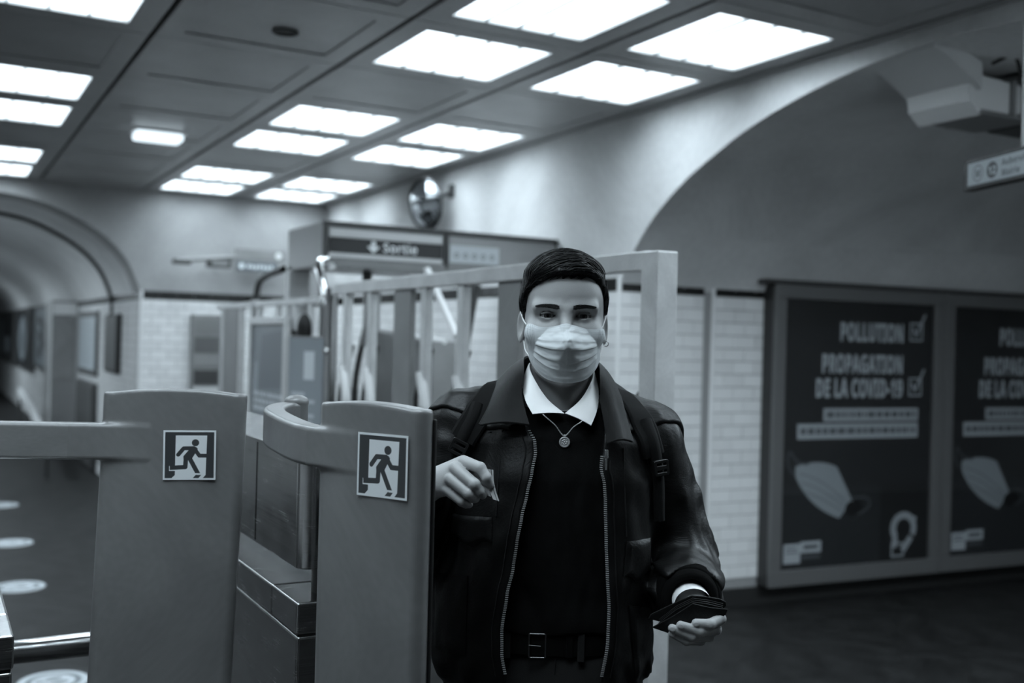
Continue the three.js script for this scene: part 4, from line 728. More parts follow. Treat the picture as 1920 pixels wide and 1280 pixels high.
const rHand = handSDF(RW, rFing, rThumb, [[...RW, -0.172, 1.396, 0.180, 0.022, 0.0125], [...RW, -0.183, 1.386, 0.188, 0.022, 0.0130], [...RW, -0.190, 1.370, 0.190, 0.022, 0.0130], [...RW, -0.195, 1.355, 0.186, 0.022, 0.0125], [-0.27, 1.325, 0.09, ...RW, 0.028, 0.0235]]);
const LW = [0.224, 1.163, 0.112];
const lFing = [
  [[0.250, 1.166, 0.166, 0.0108], [0.2600, 1.1545, 0.197, 0.0092], [0.2400, 1.1500, 0.2145, 0.0084], [0.2170, 1.1515, 0.2150, 0.0072]],
  [[0.246, 1.150, 0.166, 0.0108], [0.2530, 1.1375, 0.197, 0.0092], [0.2240, 1.1380, 0.2145, 0.0085], [0.1920, 1.1475, 0.2150, 0.0070]],
  [[0.238, 1.138, 0.163, 0.0104], [0.2430, 1.1250, 0.193, 0.0088], [0.2120, 1.1285, 0.2110, 0.0082], [0.1790, 1.1415, 0.2120, 0.0068]],
  [[0.227, 1.129, 0.158, 0.0096], [0.2300, 1.1160, 0.188, 0.0080], [0.2040, 1.1195, 0.2045, 0.0074], [0.1800, 1.1310, 0.2060, 0.0062]]];
const lThumb = [[0.212, 1.152, 0.13, 0.015], [0.198, 1.153, 0.155, 0.0125], [0.192, 1.155, 0.168, 0.0105], [0.196, 1.158, 0.176, 0.008]];
const lHand = handSDF(LW, lFing, lThumb, [[...LW, 0.246, 1.162, 0.160, 0.022, 0.0120], [...LW, 0.242, 1.148, 0.160, 0.022, 0.0125], [...LW, 0.234, 1.138, 0.157, 0.022, 0.0125], [...LW, 0.223, 1.131, 0.152, 0.022, 0.0120], [0.235, 1.19, 0.0, ...LW, 0.03, 0.0235]]);
const innerBody = (() => { const q = [cap(0, 1.40, -0.02, 0, 1.05, -0.01, 0.10, 0.095), cap(-0.15, 1.42, -0.015, -0.285, 1.225, -0.01, 0.045, 0.038), cap(-0.285, 1.225, -0.01, -0.27, 1.325, 0.09, 0.038, 0.028), cap(0.15, 1.42, -0.015, 0.236, 1.205, -0.05, 0.045, 0.038), cap(0.236, 1.205, -0.05, 0.235, 1.19, 0.0, 0.038, 0.03), cap(-0.08, 0.98, -0.01, -0.10, 0.52, 0.01, 0.075, 0.05), cap(-0.10, 0.52, 0.01, -0.105, 0.09, -0.03, 0.05, 0.035), cap(0.08, 0.98, -0.01, 0.10, 0.52, 0.01, 0.075, 0.05), cap(0.10, 0.52, 0.01, 0.105, 0.09, -0.03, 0.05, 0.035), cap(0, 1.47, -0.028, 0, 1.40, -0.02, 0.058, 0.09), cap(-0.06, 1.44, -0.02, 0.06, 1.44, -0.02, 0.05, 0.05)]; return (x, y, z) => { let d = 1; for (const f of q) d = smin(d, f(x, y, z), 0.03); return d; }; })();
const headGeo = nets(headSDF, [-0.105, 1.43, -0.13], [0.105, 1.775, 0.145], 0.0026);
const body = part('body', join(headGeo, nets(rHand, [-0.30, 1.28, 0.05], [-0.10, 1.43, 0.25], 0.0023), nets(lHand, [0.155, 1.08, -0.04], [0.29, 1.23, 0.24], 0.0023), nets(innerBody, [-0.36, 0.04, -0.16], [0.31, 1.54, 0.16], 0.014)), M.skin, person);
// nails
for (const [hand, side] of [[rFing, 0], [lFing, 1]]) hand.forEach((ch, i) => {
  if (side === 0) return; const a = V(...ch[2].slice(0, 3)), b = V(...ch[3].slice(0, 3)), dir = b.clone().sub(a).normalize(), f = side ? lHand : rHand, pt = onto(f, b.x + dir.x * 0.001, b.y + dir.y * 0.001, 0.3), nn = gradAt(f, pt, 0.0015);
  const g = new THREE.SphereGeometry(1, 14, 8); g.scale(0.0038, 0.0050, 0.0007); const sd = dir.clone().cross(nn).normalize(), up = nn.clone().cross(sd).normalize(); g.applyMatrix4(new THREE.Matrix4().makeBasis(sd, up, nn)); g.translate(pt.x, pt.y, pt.z); part('nail', g, G(0.50, { roughness: 0.25 }), body);
});
for (const s of [-1, 1]) {
  const e = part('eye', new THREE.SphereGeometry(ER, 32, 24).translate(s * EX, EY, EZ), M.eyeWhite, person);
  const iris = new THREE.SphereGeometry(ER + 0.0004, 24, 12, 0, 2 * Math.PI, 0, 0.54); iris.rotateX(Math.PI / 2); iris.translate(s * EX, EY - 0.0002, EZ); part('iris', iris, M.iris, e);
  const pu = new THREE.SphereGeometry(ER + 0.0007, 20, 10, 0, 2 * Math.PI, 0, 0.2); pu.rotateX(Math.PI / 2); pu.translate(s * EX, EY - 0.0002, EZ); part('pupil', pu, M.pupil, e);
}
// ---------------------------------------------------------------- hair
const hairFront = table([[1.62, 0.012], [1.645, 0.022], [1.67, 0.034], [1.690, 0.046], [1.705, 0.060], [1.714, 0.074], [1.722, 0.092], [1.732, 0.16]]);
function hairSDF(x, y, z) {
  const th = 0.006 + 0.008 * sstep(1.70, 1.745, y) + 0.006 * sstep(0.01, 0.07, z) * sstep(1.70, 1.73, y) + 0.0012 * noise3(x * 30, y * 30, z * 30);
  let d = smin(cranium(x, y, z), headParts.fore(x, y, z), 0.02) - th;
  const sh = x > 0 ? 0.004 * sstep(0, 0.04, x) : -0.010 * sstep(0.01, 0.05, -x);
  d = smax(d, z - hairFront(y - sh), 0.006);
  const lowY = z > 0.004 ? 1.640 : z > -0.034 ? lerp(1.664, 1.645, sstep(-0.012, 0.004, z)) : lerp(1.60, 1.662, sstep(-0.05, -0.034, z));
  d = smax(d, lowY - y, 0.004);
  return d;
}
const hair = part('hair', nets(hairSDF, [-0.10, 1.56, -0.125], [0.10, 1.785, 0.125], 0.0032), M.hair, person, 'short dark hair swept to the side');
{ // swept strands
  const r = rng(91), gs = [];
  for (let i = 0; i < 2600; i++) {
    const c = V(0, 1.685, 0.0), az = r() * 2 * Math.PI, el = Math.asin(lerp(-0.30, 1, r())); if (r() > 0.35 && Math.cos(az) < -0.1) continue;
    const dir = V(Math.cos(el) * Math.sin(az), Math.sin(el), Math.cos(el) * Math.cos(az)).negate(), p = c.clone().addScaledVector(dir, -0.17);
    let ok = false; for (let s = 0; s < 80; s++) { const d = hairSDF(p.x, p.y, p.z); if (d < 0.0008) { ok = true; break; } p.addScaledVector(dir, Math.max(d * 0.8, 0.0006)); if (p.distanceTo(c) < 0.03) break; }
    if (!ok) continue;
    const pts = [], side = Math.abs(p.x) > 0.06 && p.y < 1.715, flow = side ? V(0, -1, -0.25) : V(-1, (p.x > 0.045 ? 0.5 : -0.25) - 0.5 * Math.max(0, -p.x / 0.06), 0.42 - 0.6 * r()); const len = side ? 0.012 : 0.03 + 0.025 * r(), st = 8;
    for (let s = 0; s <= st; s++) { const n = gradAt(hairSDF, p, 0.003), t = flow.clone().addScaledVector(n, -flow.dot(n)).normalize(); const d = hairSDF(p.x, p.y, p.z); p.addScaledVector(n, clamp(0.0012 + 0.0012 * Math.sin(i) - d, -0.002, 0.002)); pts.push(p.clone()); p.addScaledVector(t, len / st); }
    gs.push(new THREE.TubeGeometry(new THREE.CatmullRomCurve3(pts), 9, 0.0005 + 0.0005 * r(), 3));
  }
  // loose fringe over the edge of the forehead
  for (let i = 0; i < 260; i++) {
    const x = lerp(-0.056, 0.050, r()), y = 1.722 + 0.012 * r(), a = onto(hairSDF, x, y, 0.2); if (a.z < 0.02) continue; const pts = [a]; let p = a.clone(), L = 0.012 + 0.014 * r();
    for (let s = 1; s <= 5; s++) { p = V(p.x - L / 5 * 0.85, p.y - L / 5 * (0.35 + 0.25 * r()), p.z); const h = Math.max(onto(headSDF, p.x, p.y, 0.2).z, Math.min(onto(hairSDF, p.x, p.y, 0.2).z, 0.12)); p.z = h + 0.0012; pts.push(p.clone()); }
    gs.push(new THREE.TubeGeometry(new THREE.CatmullRomCurve3(pts), 8, 0.0005 + 0.0003 * r(), 3));
  }
  const m = part('hair_strands', join(gs), G(0.010, { roughness: 0.4, specularIntensity: 0.7 }), hair); m.userData.kind = 'stuff';
}
for (const s of [-1, 1]) { // eyebrows of short hairs
  const r = rng(12 + s), gs = [];
  for (let i = 0; i < 300; i++) {
    const t = r(), x = s * lerp(0.0115, 0.0480, t), mid = 1.6610 + 0.0040 * Math.sin(t * 2.3) - 0.002 * t, half = 0.0050 * (1 - 0.6 * t) * (0.6 + 0.4 * sstep(0, 0.15, t)), y = mid + (r() * 2 - 1) * half, a = onto(headSDF, x, y, 0.2), L = 0.006, b = onto(headSDF, x + s * L, y + 0.0012 + (mid - y) * 0.5, 0.2), n = gradAt(headSDF, a);
    gs.push(new THREE.TubeGeometry(new THREE.CatmullRomCurve3([a.clone().addScaledVector(n, 0.0001), a.clone().lerp(b, 0.5).addScaledVector(n, 0.0011), b.addScaledVector(n, 0.0004)]), 4, 0.00034, 3));
  }
  const m = part('eyebrow', join(gs), G(0.02, { roughness: 0.7 }), person);
  const gl = []; for (let i = 0; i < 34; i++) { const t = i / 33, dx = lerp(-0.0115, 0.0115, t), y = EY + 0.0039 * (1 - (dx / 0.0150) ** 2) + 0.0004, z = EZ + Math.sqrt(Math.max(1e-6, (ER + 0.0020) ** 2 - dx * dx - (y - EY) ** 2)); gl.push(rod([s * EX + dx, y, z], [s * EX + dx * 1.06, y - 0.0004, z + 0.0030], 0.00022, 3, 0.0001)); }
  part('eyelashes', join(gl), M.hair, person);
}
part('earring', new THREE.TorusGeometry(0.0045, 0.0008, 8, 20).translate(0.0785, 1.600, 0.006), M.silver, person);
// ---------------------------------------------------------------- face mask
const maskTex = canvasTex(1024, 1024, (c, w, h) => {
  c.fillStyle = '#dfe3e5'; c.fillRect(0, 0, w, h); c.fillStyle = '#b3b8bb';
  for (const y of [22, 60, 74, 96]) for (let x = 10; x < w; x += 11) c.fillRect(x, y, 6, 5);
  for (const x0 of [8, 930]) for (let i = 0; i < 7; i++) for (let y = 10; y < h; y += 13) c.fillRect(x0 + i * 13, y, 7, 7);
  for (const y of [965, 985]) for (let x = 10; x < w; x += 11) c.fillRect(x, y, 6, 5);
});
{
  const top = crv([[-0.0585, 1.6235, 0.050], [-0.045, 1.6245, 0.072], [-0.022, 1.6280, 0.092], [-0.006, 1.6310, 0.1045], [0.002, 1.6315, 0.1055], [0.010, 1.6310, 0.1045], [0.026, 1.6275, 0.092], [0.049, 1.6225, 0.072], [0.0625, 1.6205, 0.050]]);
  const bot = crv([[-0.0615, 1.572, 0.036], [-0.052, 1.555, 0.056], [-0.034, 1.538, 0.074], [-0.014, 1.5315, 0.086], [0.003, 1.5300, 0.089], [0.020, 1.5315, 0.086], [0.040, 1.538, 0.074], [0.057, 1.555, 0.056], [0.0655, 1.572, 0.036]]);
  const bulge = table([[0, 0], [0.12, 0.010], [0.28, 0.0265], [0.40, 0.0285], [0.55, 0.0235], [0.78, 0.0140], [0.92, 0.0070], [1, 0]]);
  const fn = (u, v) => {
    const a = top(u), b = bot(u), p = a.lerp(b, v), c = Math.abs(u - 0.5) * 2, side = Math.pow(1 - c, 0.85);
    const nose = 0.0060 * Math.exp(-((p.x / 0.021) ** 2)) * sstep(-0.05, 0.22, v) * (1 - sstep(0.30, 0.80, v));
    p.z += bulge(v) * (0.28 + 0.72 * side) * (1 - sstep(0.9, 1, c)) + nose;
    p.z -= 0.0045 * Math.exp(-((c / (0.14 + 0.30 * Math.max(0, v - 0.36))) ** 2)) * sstep(0.33, 0.66, v) * (1 - sstep(0.86, 1, v)); // hollow below the nose
    // three overlapping pleats, flatter in the middle
    const w = sstep(0.03, 0.34, c) * (1 - sstep(0.74, 0.86, c));
    for (const [v0, h] of [[0.43, 0.0034], [0.60, 0.0030], [0.745, 0.0026]]) { const vv = v0 + 0.06 * (1 - c) * (v0 > 0.5 ? 1 : 0.1), t = v - vv; p.z += h * (0.12 + 0.88 * w) * (t < 0 ? sstep(-0.13, 0, t) : Math.max(0, 1 - t / 0.012)); }
    p.z += 0.0007 * noise3(u * 9, v * 9, 2);
    return p;
  };
  const pushed = (u, v) => { const p = fn(u, v); const d = headSDF(p.x, p.y, p.z); if (d < 0.0022) { const n = gradAt(headSDF, p, 0.004); n.z = Math.max(n.z, 0.2); n.normalize(); p.addScaledVector(n, 0.0022 - d); } return p; };
  const mask = part('face_mask', sheet((u, v) => pushed(u, v), 96, 150, 0.0011), new THREE.MeshPhysicalMaterial({ map: maskTex, color: 0xf0f0f0, roughness: 0.85, bumpMap: maskTex, bumpScale: 0.0003 }), person, 'pale pleated surgical face mask');
  for (const s of [-1, 1]) {
    const e0 = fn(s < 0 ? 0 : 1, 0.04), e1 = fn(s < 0 ? 0 : 1, 0.96);
    part('ear_loop', tube([e0, V(s * 0.0715, 1.636, 0.028), V(s * 0.0768, 1.650, 0.006), V(s * 0.0775, 1.655, -0.016), V(s * 0.0745, 1.640, -0.034), V(s * 0.071, 1.614, -0.026), V(s * 0.0705, 1.598, -0.004), V(s * 0.068, 1.585, 0.016), e1], 0.0013, 60, 6), M.paperWhite, mask);
  }
}
// ---------------------------------------------------------------- clothes
const zipL = table([[1.025, -0.0892], [1.0669, -0.0972], [1.1114, -0.0983], [1.1697, -0.0911], [1.2144, -0.0818], [1.2581, -0.0766], [1.3019, -0.0695], [1.3402, -0.0614], [1.3785, -0.0538], [1.4095, -0.0482], [1.4295, -0.050], [1.451, -0.0619], [1.51, -0.069]]);
const zipR = table([[1.025, 0.0755], [1.0924, 0.0838], [1.1478, 0.0851], [1.204, 0.081], [1.262, 0.0777], [1.3309, 0.075], [1.359, 0.0725], [1.387, 0.0661], [1.4098, 0.068], [1.45, 0.071], [1.51, 0.062]]);
const superE = (x, z, w, d, p) => (Math.pow(Math.pow(Math.abs(x) / w, p) + Math.pow(Math.abs(z) / d, p), 1 / p) - 1) * Math.min(w, d);
const tW = table([[0.95, 0.150], [1.10, 0.150], [1.25, 0.153], [1.36, 0.160], [1.43, 0.150], [1.47, 0.105], [1.50, 0.08]]), tD = table([[0.95, 0.104], [1.10, 0.112], [1.2, 0.113], [1.36, 0.112], [1.43, 0.100], [1.47, 0.086], [1.50, 0.075]]);
function torso(x, y, z) { return superE(x, z + 0.008, tW(y), tD(y), 2.2); }
function sweaterSDF(x, y, z) {
  let d = torso(x, y, z) - 0.004;
  if (Math.abs(d) < 0.03) { const drape = sstep(1.40, 1.15, y); d -= 0.0045 * drape * noise3(x * 9 + y * 3, y * 3.2, z * 4) + 0.0015 * noise3(x * 34, y * 12, 4); const f = x - 0.02 - (1.30 - y) * 0.20; d += 0.0035 * Math.exp(-((f / 0.012) ** 2)) * sstep(1.38, 1.30, y) * sstep(1.10, 1.16, y); const f2 = x + 0.065 - (1.18 - y) * 0.5; d += 0.004 * Math.exp(-((f2 / 0.014) ** 2)) * sstep(1.20, 1.16, y); d -= 0.006 * sstep(1.16, 1.11, y); }
  const hem = 1.094 + 0.004 * Math.sin(x * 40); d = smax(d, hem - y, 0.006);
  d = smax(d, y - (1.484 - z * 0.06), 0.006); const hole = Math.hypot(x / 0.066, (z + 0.012) / 0.074) - 1; if (y > 1.42) d = smax(d, -(hole * 0.066), 0.005);
  return d;
}
const sweater = part('sweater', nets(sweaterSDF, [-0.19, 1.06, -0.15], [0.19, 1.50, 0.16], 0.005), M.sweater, person, 'black crew neck sweater');
{ const pts = []; for (let i = 0; i < 40; i++) { const a = i / 40 * 2 * Math.PI; pts.push(V(0.067 * Math.sin(a), 1.476 - 0.004 * Math.cos(a), -0.012 + 0.080 * Math.cos(a))); } part('neckband', tube(pts, 0.0065, 80, 8, true), M.ribKnit, sweater); }
const jW = table([[0.92, 0.176], [0.985, 0.178], [1.01, 0.196], [1.04, 0.205], [1.15, 0.202], [1.25, 0.190], [1.35, 0.180], [1.42, 0.165], [1.47, 0.125], [1.51, 0.09], [1.56, 0.07]]), jC = table([[0.95, -0.012], [1.03, -0.026], [1.15, -0.026], [1.25, -0.015], [1.35, -0.004], [1.43, 0]]), jD = table([[0.92, 0.122], [0.985, 0.126], [1.02, 0.142], [1.10, 0.148], [1.25, 0.144], [1.36, 0.136], [1.43, 0.118], [1.48, 0.092], [1.52, 0.078], [1.56, 0.07]]);
const shL = cap(-0.060, 1.497, -0.022, -0.172, 1.446, -0.018, 0.036, 0.056), shR = cap(0.060, 1.490, -0.022, 0.160, 1.434, -0.018, 0.036, 0.054);
const slL1 = cap(-0.178, 1.432, -0.015, -0.285, 1.222, -0.006, 0.068, 0.066), slL2 = cap(-0.285, 1.222, -0.006, -0.252, 1.335, 0.098, 0.064, 0.044);
const slR1 = cap(0.163, 1.418, -0.012, 0.228, 1.205, -0.045, 0.062, 0.071), slR2 = cap(0.228, 1.205, -0.045, 0.226, 1.172, 0.062, 0.071, 0.064);
function jacketOuter(x, y, z) {
  let d = superE(x - jC(y), z + 0.004, jW(y), jD(y), 2.35);
  d = smin(d, Math.min(shL(x, y, z), shR(x, y, z)), 0.035);
  let a1 = smin(slL1(x, y, z), slL2(x, y, z), 0.03), a2 = smin(slR1(x, y, z), slR2(x, y, z), 0.03);
  if (a1 < 0.03) a1 -= 0.004 * Math.sin((y + x * 0.5) * 90) * noise3(x * 10, y * 8, z * 10);
  if (a2 < 0.04) { const el = sstep(1.27, 1.19, y); a2 -= 0.0055 * noise3(x * 7, y * 19 + z * 8, z * 10 + 3) * (0.35 + 0.65 * el) + 0.004 * el * Math.sin(y * 130 + x * 25 + z * 30); }
  d = smin(d, Math.min(a1, a2), 0.022);
  if (Math.abs(d) < 0.03) { const low = sstep(1.45, 1.25, y); d -= 0.0042 * low * noise3(x * 13, y * 4.2, z * 9 + 7) + 0.0022 * noise3(x * 22, y * 12, z * 22) + 0.003 * sstep(1.06, 1.02, y) * Math.sin(x * 150 + 2 * noise3(x * 8, y * 8, 1)); }
  return d;
}
function jacketSDF(x, y, z) {
  let d = jacketOuter(x, y, z);
  if (d > 0.04) return d;
  d = smax(d, 0.93 - y, 0.006);
  // hollow for the body, the opening, sleeve ends
  const inner = torso(x, y, z) - 0.007; d = smax(d, -inner, 0.004);
  const open = Math.max(zipL(y) - x, x - zipR(y), 0.01 - z); d = smax(d, -open, 0.006);
  if (y > 1.42) { const hole = Math.hypot(x / 0.071, (z + 0.014) / 0.080) - 1; d = smax(d, -hole * 0.071, 0.006); }
  const eR = cap(0.226, 1.172, 0.03, 0.224, 1.160, 0.20, 0.050, 0.050)(x, y, z); d = smax(d, -eR, 0.010);
  const eL = cap(-0.258, 1.318, 0.082, -0.205, 1.385, 0.165, 0.036, 0.036)(x, y, z); d = smax(d, -eL, 0.008);
  return d;
}
const jacket = part('leather_jacket', nets(jacketSDF, [-0.38, 0.90, -0.19], [0.34, 1.58, 0.19], 0.0046), M.leather, person, 'black leather jacket worn open');
const cuffRing = (c, n, r, w, t) => { const g = new THREE.TorusGeometry(r, t, 12, 40); g.scale(1, 1, w); g.applyQuaternion(new THREE.Quaternion().setFromUnitVectors(V(0, 0, 1), V(...n).normalize())); g.translate(...c); return g; };
part('knit_cuff', join(cuffRing([0.2255, 1.168, 0.098], [0, -0.05, 1], 0.040, 2.2, 0.010), cuffRing([0.2255, 1.168, 0.082], [0, -0.05, 1], 0.047, 2.0, 0.012)), M.ribKnit, jacket, 'ribbed knit cuff');
part('shirt_cuff', (() => { const g = new THREE.CylinderGeometry(0.0325, 0.0325, 0.056, 28, 2, true); g.rotateX(Math.PI / 2 + 0.05); g.scale(1, 0.88, 1); g.translate(0.2250, 1.164, 0.116); const h = g.clone(); return g; })(), new THREE.MeshPhysicalMaterial({ color: new THREE.Color().setRGB(0.8, 0.8, 0.8), roughness: 0.7, side: THREE.DoubleSide }), person, 'white shirt cuff');
part('knit_cuff', cuffRing([-0.240, 1.343, 0.112], [0.6, 0.5, 0.75], 0.034, 2.2, 0.009), M.ribKnit, jacket, 'ribbed knit cuff');
// yoke over the shoulders
for (const s of [-1, 1]) {
  const yoke = (x, y, z) => { let d = jacketOuter(x, y, z) - 0.0065; const X = s * x; const pl = (X - 0.185) * 0.55 + (1.455 - y) * 0.62 + (z - 0.03) * 0.75; d = smax(d, pl, 0.004); d = smax(d, 0.075 - X, 0.004); d = smax(d, -(jacketOuter(x, y, z) + 0.002), 0.002); return smax(d, X - 0.262, 0.004); };
  part('shoulder_yoke', nets(yoke, s < 0 ? [-0.29, 1.34, -0.14] : [0.05, 1.33, -0.14], s < 0 ? [-0.05, 1.57, 0.09] : [0.28, 1.56, 0.09], 0.0042), M.leather, jacket);
}
// collar of the jacket and of the shirt
for (const s of [-1, 1]) {
  const I = crv(s < 0 ? [[0, 1.572, -0.092], [-0.045, 1.572, -0.075], [-0.068, 1.570, -0.02], [-0.070, 1.545, 0.038], [-0.0735, 1.505, 0.072], [-0.060, 1.4580, 0.112]] : [[0, 1.572, -0.092], [0.045, 1.572, -0.075], [0.066, 1.566, -0.02], [0.066, 1.540, 0.038], [0.066, 1.500, 0.072], [0.076, 1.4310, 0.118]]);
  const O = crv(s < 0 ? [[0, 1.50, -0.125], [-0.07, 1.51, -0.11], [-0.112, 1.530, -0.03], [-0.120, 1.513, 0.040], [-0.132, 1.480, 0.086], [-0.1445, 1.4555, 0.1065]] : [[0, 1.50, -0.125], [0.07, 1.51, -0.11], [0.100, 1.520, -0.03], [0.104, 1.500, 0.050], [0.110, 1.465, 0.092], [0.1175, 1.4345, 0.1125]]);
  const fn = (u, v) => { const a = I(u), b = O(u), p = a.lerp(b, v); const bow = Math.sin(Math.PI * v) * 0.011; p.y += bow * 0.5; p.z += bow * 0.8 + 0.004; return p; };
  const cl = part('collar', sheet((u, v) => fn(s < 0 ? u : 1 - u, v), 40, 14, 0.0036), M.leather, jacket);
  const rimPts = []; for (let i = 0; i <= 30; i++) rimPts.push(fn(i / 30, 1)); for (let i = 1; i <= 10; i++) rimPts.push(fn(1, 1 - i / 10)); part('edge_piping', tube(rimPts, 0.0024, 90, 6), M.leather, cl);
  const SI = crv(s < 0 ? [[0, 1.560, -0.083], [-0.045, 1.560, -0.066], [-0.060, 1.559, -0.01], [-0.052, 1.535, 0.040], [-0.028, 1.500, 0.072], [0.0015, 1.4765, 0.0905]] : [[0, 1.560, -0.083], [0.045, 1.560, -0.066], [0.058, 1.552, -0.01], [0.050, 1.530, 0.040], [0.030, 1.500, 0.072], [0.0030, 1.4770, 0.0895]]);
  const SO = crv(s < 0 ? [[0, 1.525, -0.098], [-0.06, 1.527, -0.078], [-0.071, 1.530, -0.01], [-0.0705, 1.512, 0.048], [-0.064, 1.492, 0.084], [-0.0540, 1.4755, 0.1045]] : [[0, 1.525, -0.098], [0.058, 1.527, -0.078], [0.066, 1.525, -0.01], [0.0635, 1.505, 0.048], [0.057, 1.480, 0.088], [0.0472, 1.4585, 0.1085]]);
  const sf = (u, v) => { const p = SI(u).lerp(SO(u), v); const bow = Math.sin(Math.PI * v) * 0.005; p.z += bow; p.y += bow * 0.4; return p; };
  part('shirt_collar', sheet((u, v) => sf(s < 0 ? u : 1 - u, v), 40, 10, 0.0018), M.shirt, person, 'crisp white shirt collar');
}
// zip, seams, pockets
const zipPath = (f, y0, y1, off, n = 60) => { const o = []; for (let i = 0; i <= n; i++) { const y = lerp(y0, y1, i / n); o.push([f(y) + off, y]); } return o; };
function teeth(f, y0, y1, s) {
  const g = [], base = box(-0.0026, 0.0026, -0.0008, 0.0008, -0.0012, 0.0012), n = Math.round((y1 - y0) / 0.0036);
  for (let i = 0; i < n; i++) { const y = lerp(y0, y1, i / n), p = onto(jacketOuter, f(y) + s * 0.004, y); g.push(base.clone().rotateZ(-s * 0.1).translate(f(y) - s * 0.0008, y, p.z - 0.001)); }
  return join(g);
}
const zipTape = (f, y0, y1, s) => { const P = [], N = []; for (let i = 0; i <= 50; i++) { const y = lerp(y0, y1, i / 50), p = onto(jacketOuter, f(y) + s * 0.006, y); P.push(V(f(y) + s * 0.0045, y, p.z - 0.0042)); N.push(V(-s * 0.2, 0, 1).normalize()); } return band(P, N, 0.010, 0.0018); };
part('zip_tape', zipTape(zipL, 1.035, 1.452, -1), M.webbing, jacket); part('zip_teeth', teeth(zipL, 1.036, 1.450, -1), M.zipMetal, jacket, 'silver metal zip teeth');
part('zip_tape', zipTape(zipR, 1.03, 1.41, 1), M.webbing, jacket); part('zip_teeth', teeth(zipR, 1.032, 1.410, 1), M.zipMetal, jacket, 'silver metal zip teeth');
part('zip_pull', join(box(0.070, 0.076, 1.405, 1.420, 0.126, 0.131, 0.001), box(0.071, 0.0745, 1.385, 1.405, 0.128, 0.1305, 0.001)), M.silver, jacket);
const seam = (pts, r = 0.0013) => tube(pts.map(([x, y]) => { const p = onto(jacketOuter, x, y); return p.addScaledVector(gradAt(jacketOuter, p, 0.004), 0.0004); }), r, pts.length * 6, 5);
part('seam', seam(zipPath(zipL, 1.03, 1.44, -0.016, 24)), M.leather, jacket); part('seam', seam(zipPath(zipR, 1.03, 1.40, 0.014, 24)), M.leather, jacket);
part('seam', seam([[-0.105, 1.445], [-0.11, 1.36], [-0.112, 1.30]]), M.leather, jacket); part('seam', seam([[0.105, 1.42], [0.108, 1.34], [0.112, 1.27]]), M.leather, jacket);
const scallop = (u, v) => -0.008 * v * Math.sin(Math.PI * u) + 0.004 * v * Math.sin(3 * Math.PI * u);
part('pocket_flap', patch(jacketOuter, [[-0.193, 1.292], [-0.119, 1.298], [-0.118, 1.256], [-0.195, 1.258]], 20, 12, 0.0065, scallop), M.leather, jacket);
part('pocket_flap', patch(jacketOuter, [[0.113, 1.262], [0.158, 1.262], [0.160, 1.200], [0.108, 1.203]], 18, 14, 0.0065, scallop), M.leather, jacket);
part('pocket', patch(jacketOuter, [[-0.218, 1.185], [-0.158, 1.195], [-0.158, 1.062], [-0.214, 1.058]], 20, 26, 0.006, null), M.leather, jacket);
part('pocket', patch(jacketOuter, [[0.120, 1.150], [0.166, 1.135], [0.168, 1.020], [0.136, 1.020]], 16, 24, 0.006, null), M.leather, jacket);
// jeans, belt, shoes
function jeansSDF(x, y, z) {
  const w = table([[0.85, 0.178], [0.92, 0.176], [1.0, 0.163], [1.06, 0.153], [1.10, 0.150]])(y), dd = table([[0.85, 0.124], [0.95, 0.120], [1.06, 0.108], [1.10, 0.104]])(y);
  let d = smax(superE(x, z + 0.008, w, dd, 2.2), 0.86 - y, 0.05);
  for (const s of [-1, 1]) { const l = smin(cap(s * 0.088, 0.88, -0.006, s * 0.100, 0.50, 0.012, 0.090, 0.068)(x, y, z), cap(s * 0.100, 0.50, 0.012, s * 0.106, 0.06, -0.025, 0.068, 0.056)(x, y, z), 0.02); d = smin(d, l, 0.03); }
  if (Math.abs(d) < 0.02) d -= 0.003 * noise3(x * 12, y * 9, z * 12);
  d = smax(d, y - 1.088, 0.004); return smax(d, 0.035 - y, 0.004);
}
const jeans = part('jeans', nets(jeansSDF, [-0.21, 0.02, -0.16], [0.21, 1.10, 0.15], 0.008), M.denim, person, 'dark blue-grey jeans');
part('fly_seam', seam([[0.0, 1.0]].concat([]).length ? [[-0.004, 1.055], [-0.004, 1.02], [-0.003, 0.99], [0.0, 0.95]].map((p) => p) : [], 0.001).translate(0, 0, -0.035), M.denim, jeans);
